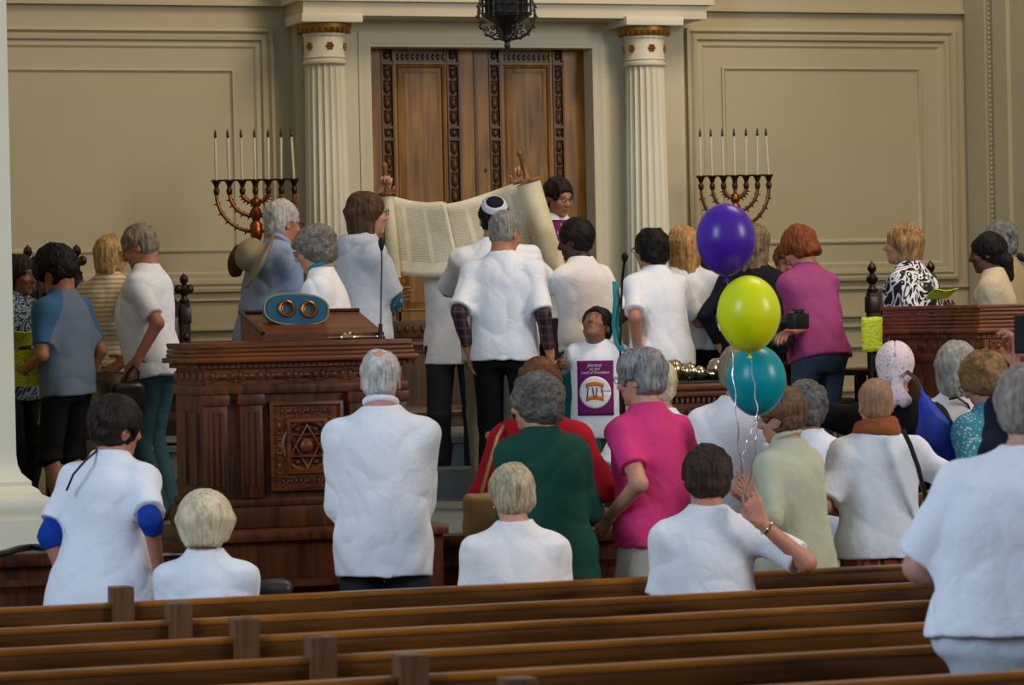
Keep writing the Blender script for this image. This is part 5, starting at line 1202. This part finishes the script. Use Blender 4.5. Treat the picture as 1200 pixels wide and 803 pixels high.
# wristwatch and bracelet, earring
def wristband(tr, sd, mat, name='bracelet', r=.031):
    S, E, Wr = tr['arms'][sd]; d_ = nrm(Wr - E); c0 = Wr - d_ * .03; M = Matrix.Translation(Vector(c0)) @ Vector(d_).to_track_quat('Z', 'Y').to_matrix().to_4x4()
    MB().tube([M @ Vector((r * math.cos(a), r * math.sin(a), 0)) for a in np.linspace(0, 2 * PI, 19)[:-1]], .005, 6, closed=True).done(name, mat, tr['o'])
bag('handbag', 316, 708, 13.95, .20, .20, .12, plain('#0e0e11', .4, name='black leather'), 'black bag standing on the front pew right of the pale blond bob', seed=7)
t_ = TB; MB().tube([(-.115, .06, .86 * t_['s']), (-.135, .07, .80 * t_['s']), (-.14, .08, .70 * t_['s'])], .006, 6).sphere((-.14, .08, .69 * t_['s']), .012).done('key_cord', plain('#2f8a2c', .5, name='green cord'), t_['o'])
wristband(F10, 1, SILVER); wristband(LFT, -1, plain('#3a2a1c', .5, name='cord bracelet'), r=.030)
b = MB(); b.sphere(F4['hp'](-.083, -.004, -.042), .006); b.done('earring', SILVER, F4['o'])
F = Field(); t_ = E3; nb, s_, Rt_ = t_['nb'], t_['s'], t_['Rt']
for i in range(9):
    a = R(100 + 160 * i / 8); F.ell(nb + Rt_ @ V3(.09 * math.sin(a), .10 * math.cos(a) - .0, -.035 + .012 * math.cos(a)) * s_, (.034, .034, .038), k=.03)
F.ell(nb + Rt_ @ V3(0, -.105, -.09) * s_, V3(.075, .03, .06), Rt_, k=.04); gw3 = waves(21, 4, 40, 80); F.disp(lambda P: .004 * gw3(P)); m_, _ = F.mesh(.007, 'hood'); link('hood', m_, cloth('#b6bac4'), t_['o'])
p_ = [at(722, 330, 17.93), at(723, 352, 17.90), at(721, 380, 17.92), at(724, 402, 17.90), at(730, 412, 17.88)]
b = MB(); b.grid([[p + Vector((-.022, 0, 0)) - p_[0], p + Vector((.018, .004, 0)) - p_[0]] for p in p_]); o = b.done('lanyard', plain('#1f7f8a', .8, name='teal cloth'), None, loc=p_[0], label='teal cloth strip hanging on the floor microphone stand', cat='cloth'); md = o.modifiers.new('t', 'SOLIDIFY'); md.thickness = .004
# ------------------------------------------------------------------ balloons
def balloonm(h):
    t = NT('latex'); t.set(Base_Color=srgb(h), Roughness=.30); t.b.inputs['Specular IOR Level'].default_value = .35; t.b.inputs['Subsurface Weight'].default_value = .15; return t.m
hx_, hy_, hd_ = 872, 588, 13.86
W_ = None
for nm, px, py, wd, ht, dd, colr in (('purple', 850.5, 281, 70, 86, 14.0, '#48209a'), ('lime yellow', 877.5, 368.5, 75, 91, 13.9, '#d6e010'), ('teal', 886, 446, 71, 84, 14.10, '#00909c')):
    c = at(px, py, dd); k = dd / FPX; rw, rh_ = wd / 2 * k, ht / 2 * k
    gB = empty('balloon', c, 0, {'purple': 'purple balloon, topmost of the three', 'lime yellow': 'lime yellow balloon, middle of the three', 'teal': 'teal balloon, lowest of the three'}[nm], 'balloon', 'three balloons on ribbons')
    prof = [(0, -rh_ - .004), (.006, -rh_ + .002)]
    for a in np.linspace(-PI / 2 + .12, PI / 2, 30):
        z = math.sin(a) * rh_; r = math.cos(a) * rw * (1 - .12 * max(0, -math.sin(a)) ** 1.5); prof.append((max(r, 0), z + (.0 if a > 0 else 0)))
    prof[-1] = (0, rh_)
    MB().lathe(prof, 40).done('balloon_skin', balloonm(colr), gB)
    MB().lathe([(.003, -rh_ + .004), (.005, -rh_ - .004), (.004, -rh_ - .008), (.012, -rh_ - .020), (.010, -rh_ - .021), (0, -rh_ - .010)], 14).done('knot', balloonm(colr), gB)
    end = at(hx_, hy_, hd_) - c; pts = []
    off = {'purple': (-.055, -.06), 'lime yellow': (.0, -.05), 'teal': (-.02, .02)}[nm]
    fr_ = 0 if nm == 'teal' else 1
    n_ = 40
    for i in range(n_ + 1):
        f = i / n_; p = Vector((0, 0, -rh_ - .012)).lerp(end, f); bow = math.sin(PI * f)
        p += Vector((off[0] * bow + .004 * math.sin(f * 40), off[1] * bow * 2 - .0, 0)); pts.append(p)
    b = MB(); tw = math.pi
    rows = []
    for i, p in enumerate(pts):
        a = i * .55; wv = Vector((math.cos(a), math.sin(a), 0)) * .0026; rows.append([p - wv, p + wv])
    b.grid(rows); o = b.done('ribbon', plain('#cfcdd6', .18, .8, 'silver foil ribbon'), gB); md = o.modifiers.new('t', 'SOLIDIFY'); md.thickness = .0012
# ------------------------------------------------------------------ bags, hat, camera, papers, phone
LE = plain('#0e0e11', .4, name='black leather'); TAN = plain('#a07c4c', .6, name='tan leather')
bag('handbag', 150, 467, 18.0, .17, .17, .09, LE, 'black handbag held low by the grey-bearded man', strap=[at(143, 452, 18.0), at(150, 436, 18.0), at(157, 428, 18.0), at(163, 436, 18.0), at(160, 453, 18.0)])
F6p = F6
bag('shoulder_bag', 566, 605, 15.0, .17, .20, .09, TAN, 'tan shoulder bag hanging beside the woman in red', strap=[at(562, 585, 15.0), at(573, 545, 15.0), at(583, 512, 15.08), at(590, 500, 15.2), at(598, 505, 15.35)])
# blue bag on the back of the woman in black
c = at(1101, 512, 15.52); gB = empty('shoulder_bag', c, 0, 'bright blue cloth bag on the back of the woman with the flowered headscarf', 'bag'); F = Field()
Q = lambda px, py, d=15.52: np.array(at(px, py, d) - c)
F.cone(Q(1085, 472), Q(1100, 515), .035, .10, k=.03).cone(Q(1100, 515), Q(1110, 538), .10, .085, k=.04).cone(Q(1080, 458), Q(1086, 475), .008, .03, k=.01)
gg = waves(33, 6, 30, 60, (1.2, 1, .4)); F.disp(lambda P: .009 * gg(P)); sdfthing(F, .008, 'bag_body', plain('#0c3bb0', .6, name='blue cloth'), gB)
MB().tube([Q(1080, 458) , Q(1074, 445, 15.6), Q(1064, 436, 15.8)], .010, 6).tube([Q(1097, 472, 15.45), Q(1112, 490, 15.42), Q(1124, 512, 15.42), Q(1130, 532, 15.45), Q(1130, 560, 15.5)], .008, 6).done('strap', LE, gB)
def strapthing(pts, lab, r=.012, nm='bag_strap'):
    pts = [Vector(p) for p in pts]; MB().tube([p - pts[0] for p in pts], r, 8).done(nm, LE, None, loc=pts[0], label=lab, cat='strap')
strapthing([at(1058, 504, 14.93), at(1066, 520, 14.90), at(1076, 548, 14.88), at(1084, 580, 14.90), at(1086, 612, 14.95)], 'black bag strap over the right shoulder of the person with orange scarf', .011)
strapthing([at(1112, 468, 16.36), at(1122, 466, 16.35), at(1134, 474, 16.36), at(1141, 490, 16.38)], 'thin black strap on the back of the white blouse with the grey bob', .006)
# lanyard of the far left woman
strapthing([at(114, 528, 14.02), at(100, 540, 13.93), at(86, 556, 13.9), at(78, 575, 13.92)], 'thin dark strap across the back of the woman with royal blue sleeves', .005)
# sun hat hanging on the old man's back
c = at(300, 302, 18.95); gH = empty('sun_hat', c, 0, 'tan cloth sun hat hanging on the back of the man in light blue', 'hat'); F = Field()
az = YAW; Rm_ = rotm('z', -20) @ rotm('y', -62) @ rotm('x', 8)
F.ell((0, 0, 0) + Rm_ @ V3(0, 0, .035), (.095, .11, .085), Rm_).ell(Rm_ @ V3(0, 0, -.03), (.175, .185, .018), Rm_, k=.03).ell(Rm_ @ V3(0, 0, -.045), (.075, .09, .05), Rm_, k=.01, op='s')
gg = waves(12, 4, 18, 40); F.disp(lambda P: .006 * gg(P)); sdfthing(F, .007, 'crown_and_brim', plain('#8e8262', .9, name='tan canvas'), gH)
MB().tube([Rm_ @ V3(.083 * math.cos(a), .098 * math.sin(a), .004) for a in np.linspace(0, 2 * PI, 25)[:-1]], .006, 6, closed=True).done('hat_band', plain('#5f5640', .9, name='band'), gH)
c = at(278, 306, 19.15); gH = empty('sun_hat', c, 0, 'dark brown hat behind the tan sun hat left of the man in light blue', 'hat'); F = Field()
F.ell((0, 0, 0), (.05, .07, .095), rotm('y', 12)); gg = waves(14, 5, 90, 150); F.disp(lambda P: .004 * gg(P)); sdfthing(F, .007, 'crown', plain('#3c2c20', .9, name='brown felt'), gH)
# camera held by the woman in magenta
c = at(935, 376, 18.05); gC = empty('camera', c, R(30), 'black photo camera held by the woman in magenta', 'camera')
MB().box(-.065, .065, -.03, .03, -.045, .04, bev=.01).box(-.025, .025, -.028, .025, .03, .062, bev=.008).done('camera_body', LE, gC)
MB().lathe([(.034, 0), (.036, .02), (.034, .06), (.037, .065), (.037, .085), (.03, .086), (.026, .07)], 20, Matrix.Translation((0, .02, -.005)) @ Matrix.Rotation(-PI / 2, 4, 'X')).done('lens', BLACK, gC)
MB().box(-.058, -.03, -.01, .012, .04, .05, bev=.003).done('dial', SILVER, gC)
c = at(917, 398, 18.3); gC = empty('camera', c, R(-30), 'second black camera with silver lens ring just right of the lime balloon', 'camera')
MB().box(-.06, .06, -.03, .03, -.04, .035, bev=.01).done('camera_body', LE, gC); MB().lathe([(.030, 0), (.032, .06), (.03, .09), (.024, .09)], 18, Matrix.Translation((.01, -.02, -.01)) @ Matrix.Rotation(R(120), 4, 'X')).done('lens', BLACK, gC); MB().lathe([(.033, .04), (.034, .048)], 18, Matrix.Translation((.01, -.02, -.01)) @ Matrix.Rotation(R(120), 4, 'X')).done('lens_ring', SILVER, gC)
# green booklets
GP = gso.data.materials[0]
def booklet(px, py, d, w_, h_, rx, rz, lab):
    c = at(px, py, d); gK = empty('song_sheet', c, 0, lab, 'paper'); M = Matrix.Rotation(R(rz), 4, 'Z') @ Matrix.Rotation(R(rx), 4, 'X')
    for s_ in (-1, 1):
        Ms = M @ Matrix.Rotation(R(9 * s_), 4, 'Z'); MB().box(min(0, s_ * w_ / 2), max(0, s_ * w_ / 2), -.002, .002, -h_ / 2, h_ / 2, Ms).done('page', GP, gK)
booklet(30, 432, 17.85, .17, .20, 18, -20, 'bright green booklet held by the boy at the left')
booklet(27, 398, 18.3, .16, .10, 40, 20, 'green booklet held by the person behind the left pier')
booklet(1104, 346, 18.6, .16, .10, 62, 10, 'folded green sheet held between the two women at the right lectern')
# phone in the raised hand
c = at(1200, 392, 12.35); gP = empty('phone', c, R(-20), 'black phone raised at the right edge above the crowd', 'phone')
MB().box(-.036, .036, -.005, .005, -.07, .07, bev=.004).done('phone_body', BLACK, gP); MB().box(-.032, .032, -.0062, -.005, -.062, .062).done('screen', plain('#101018', .08, name='dark glass'), gP)
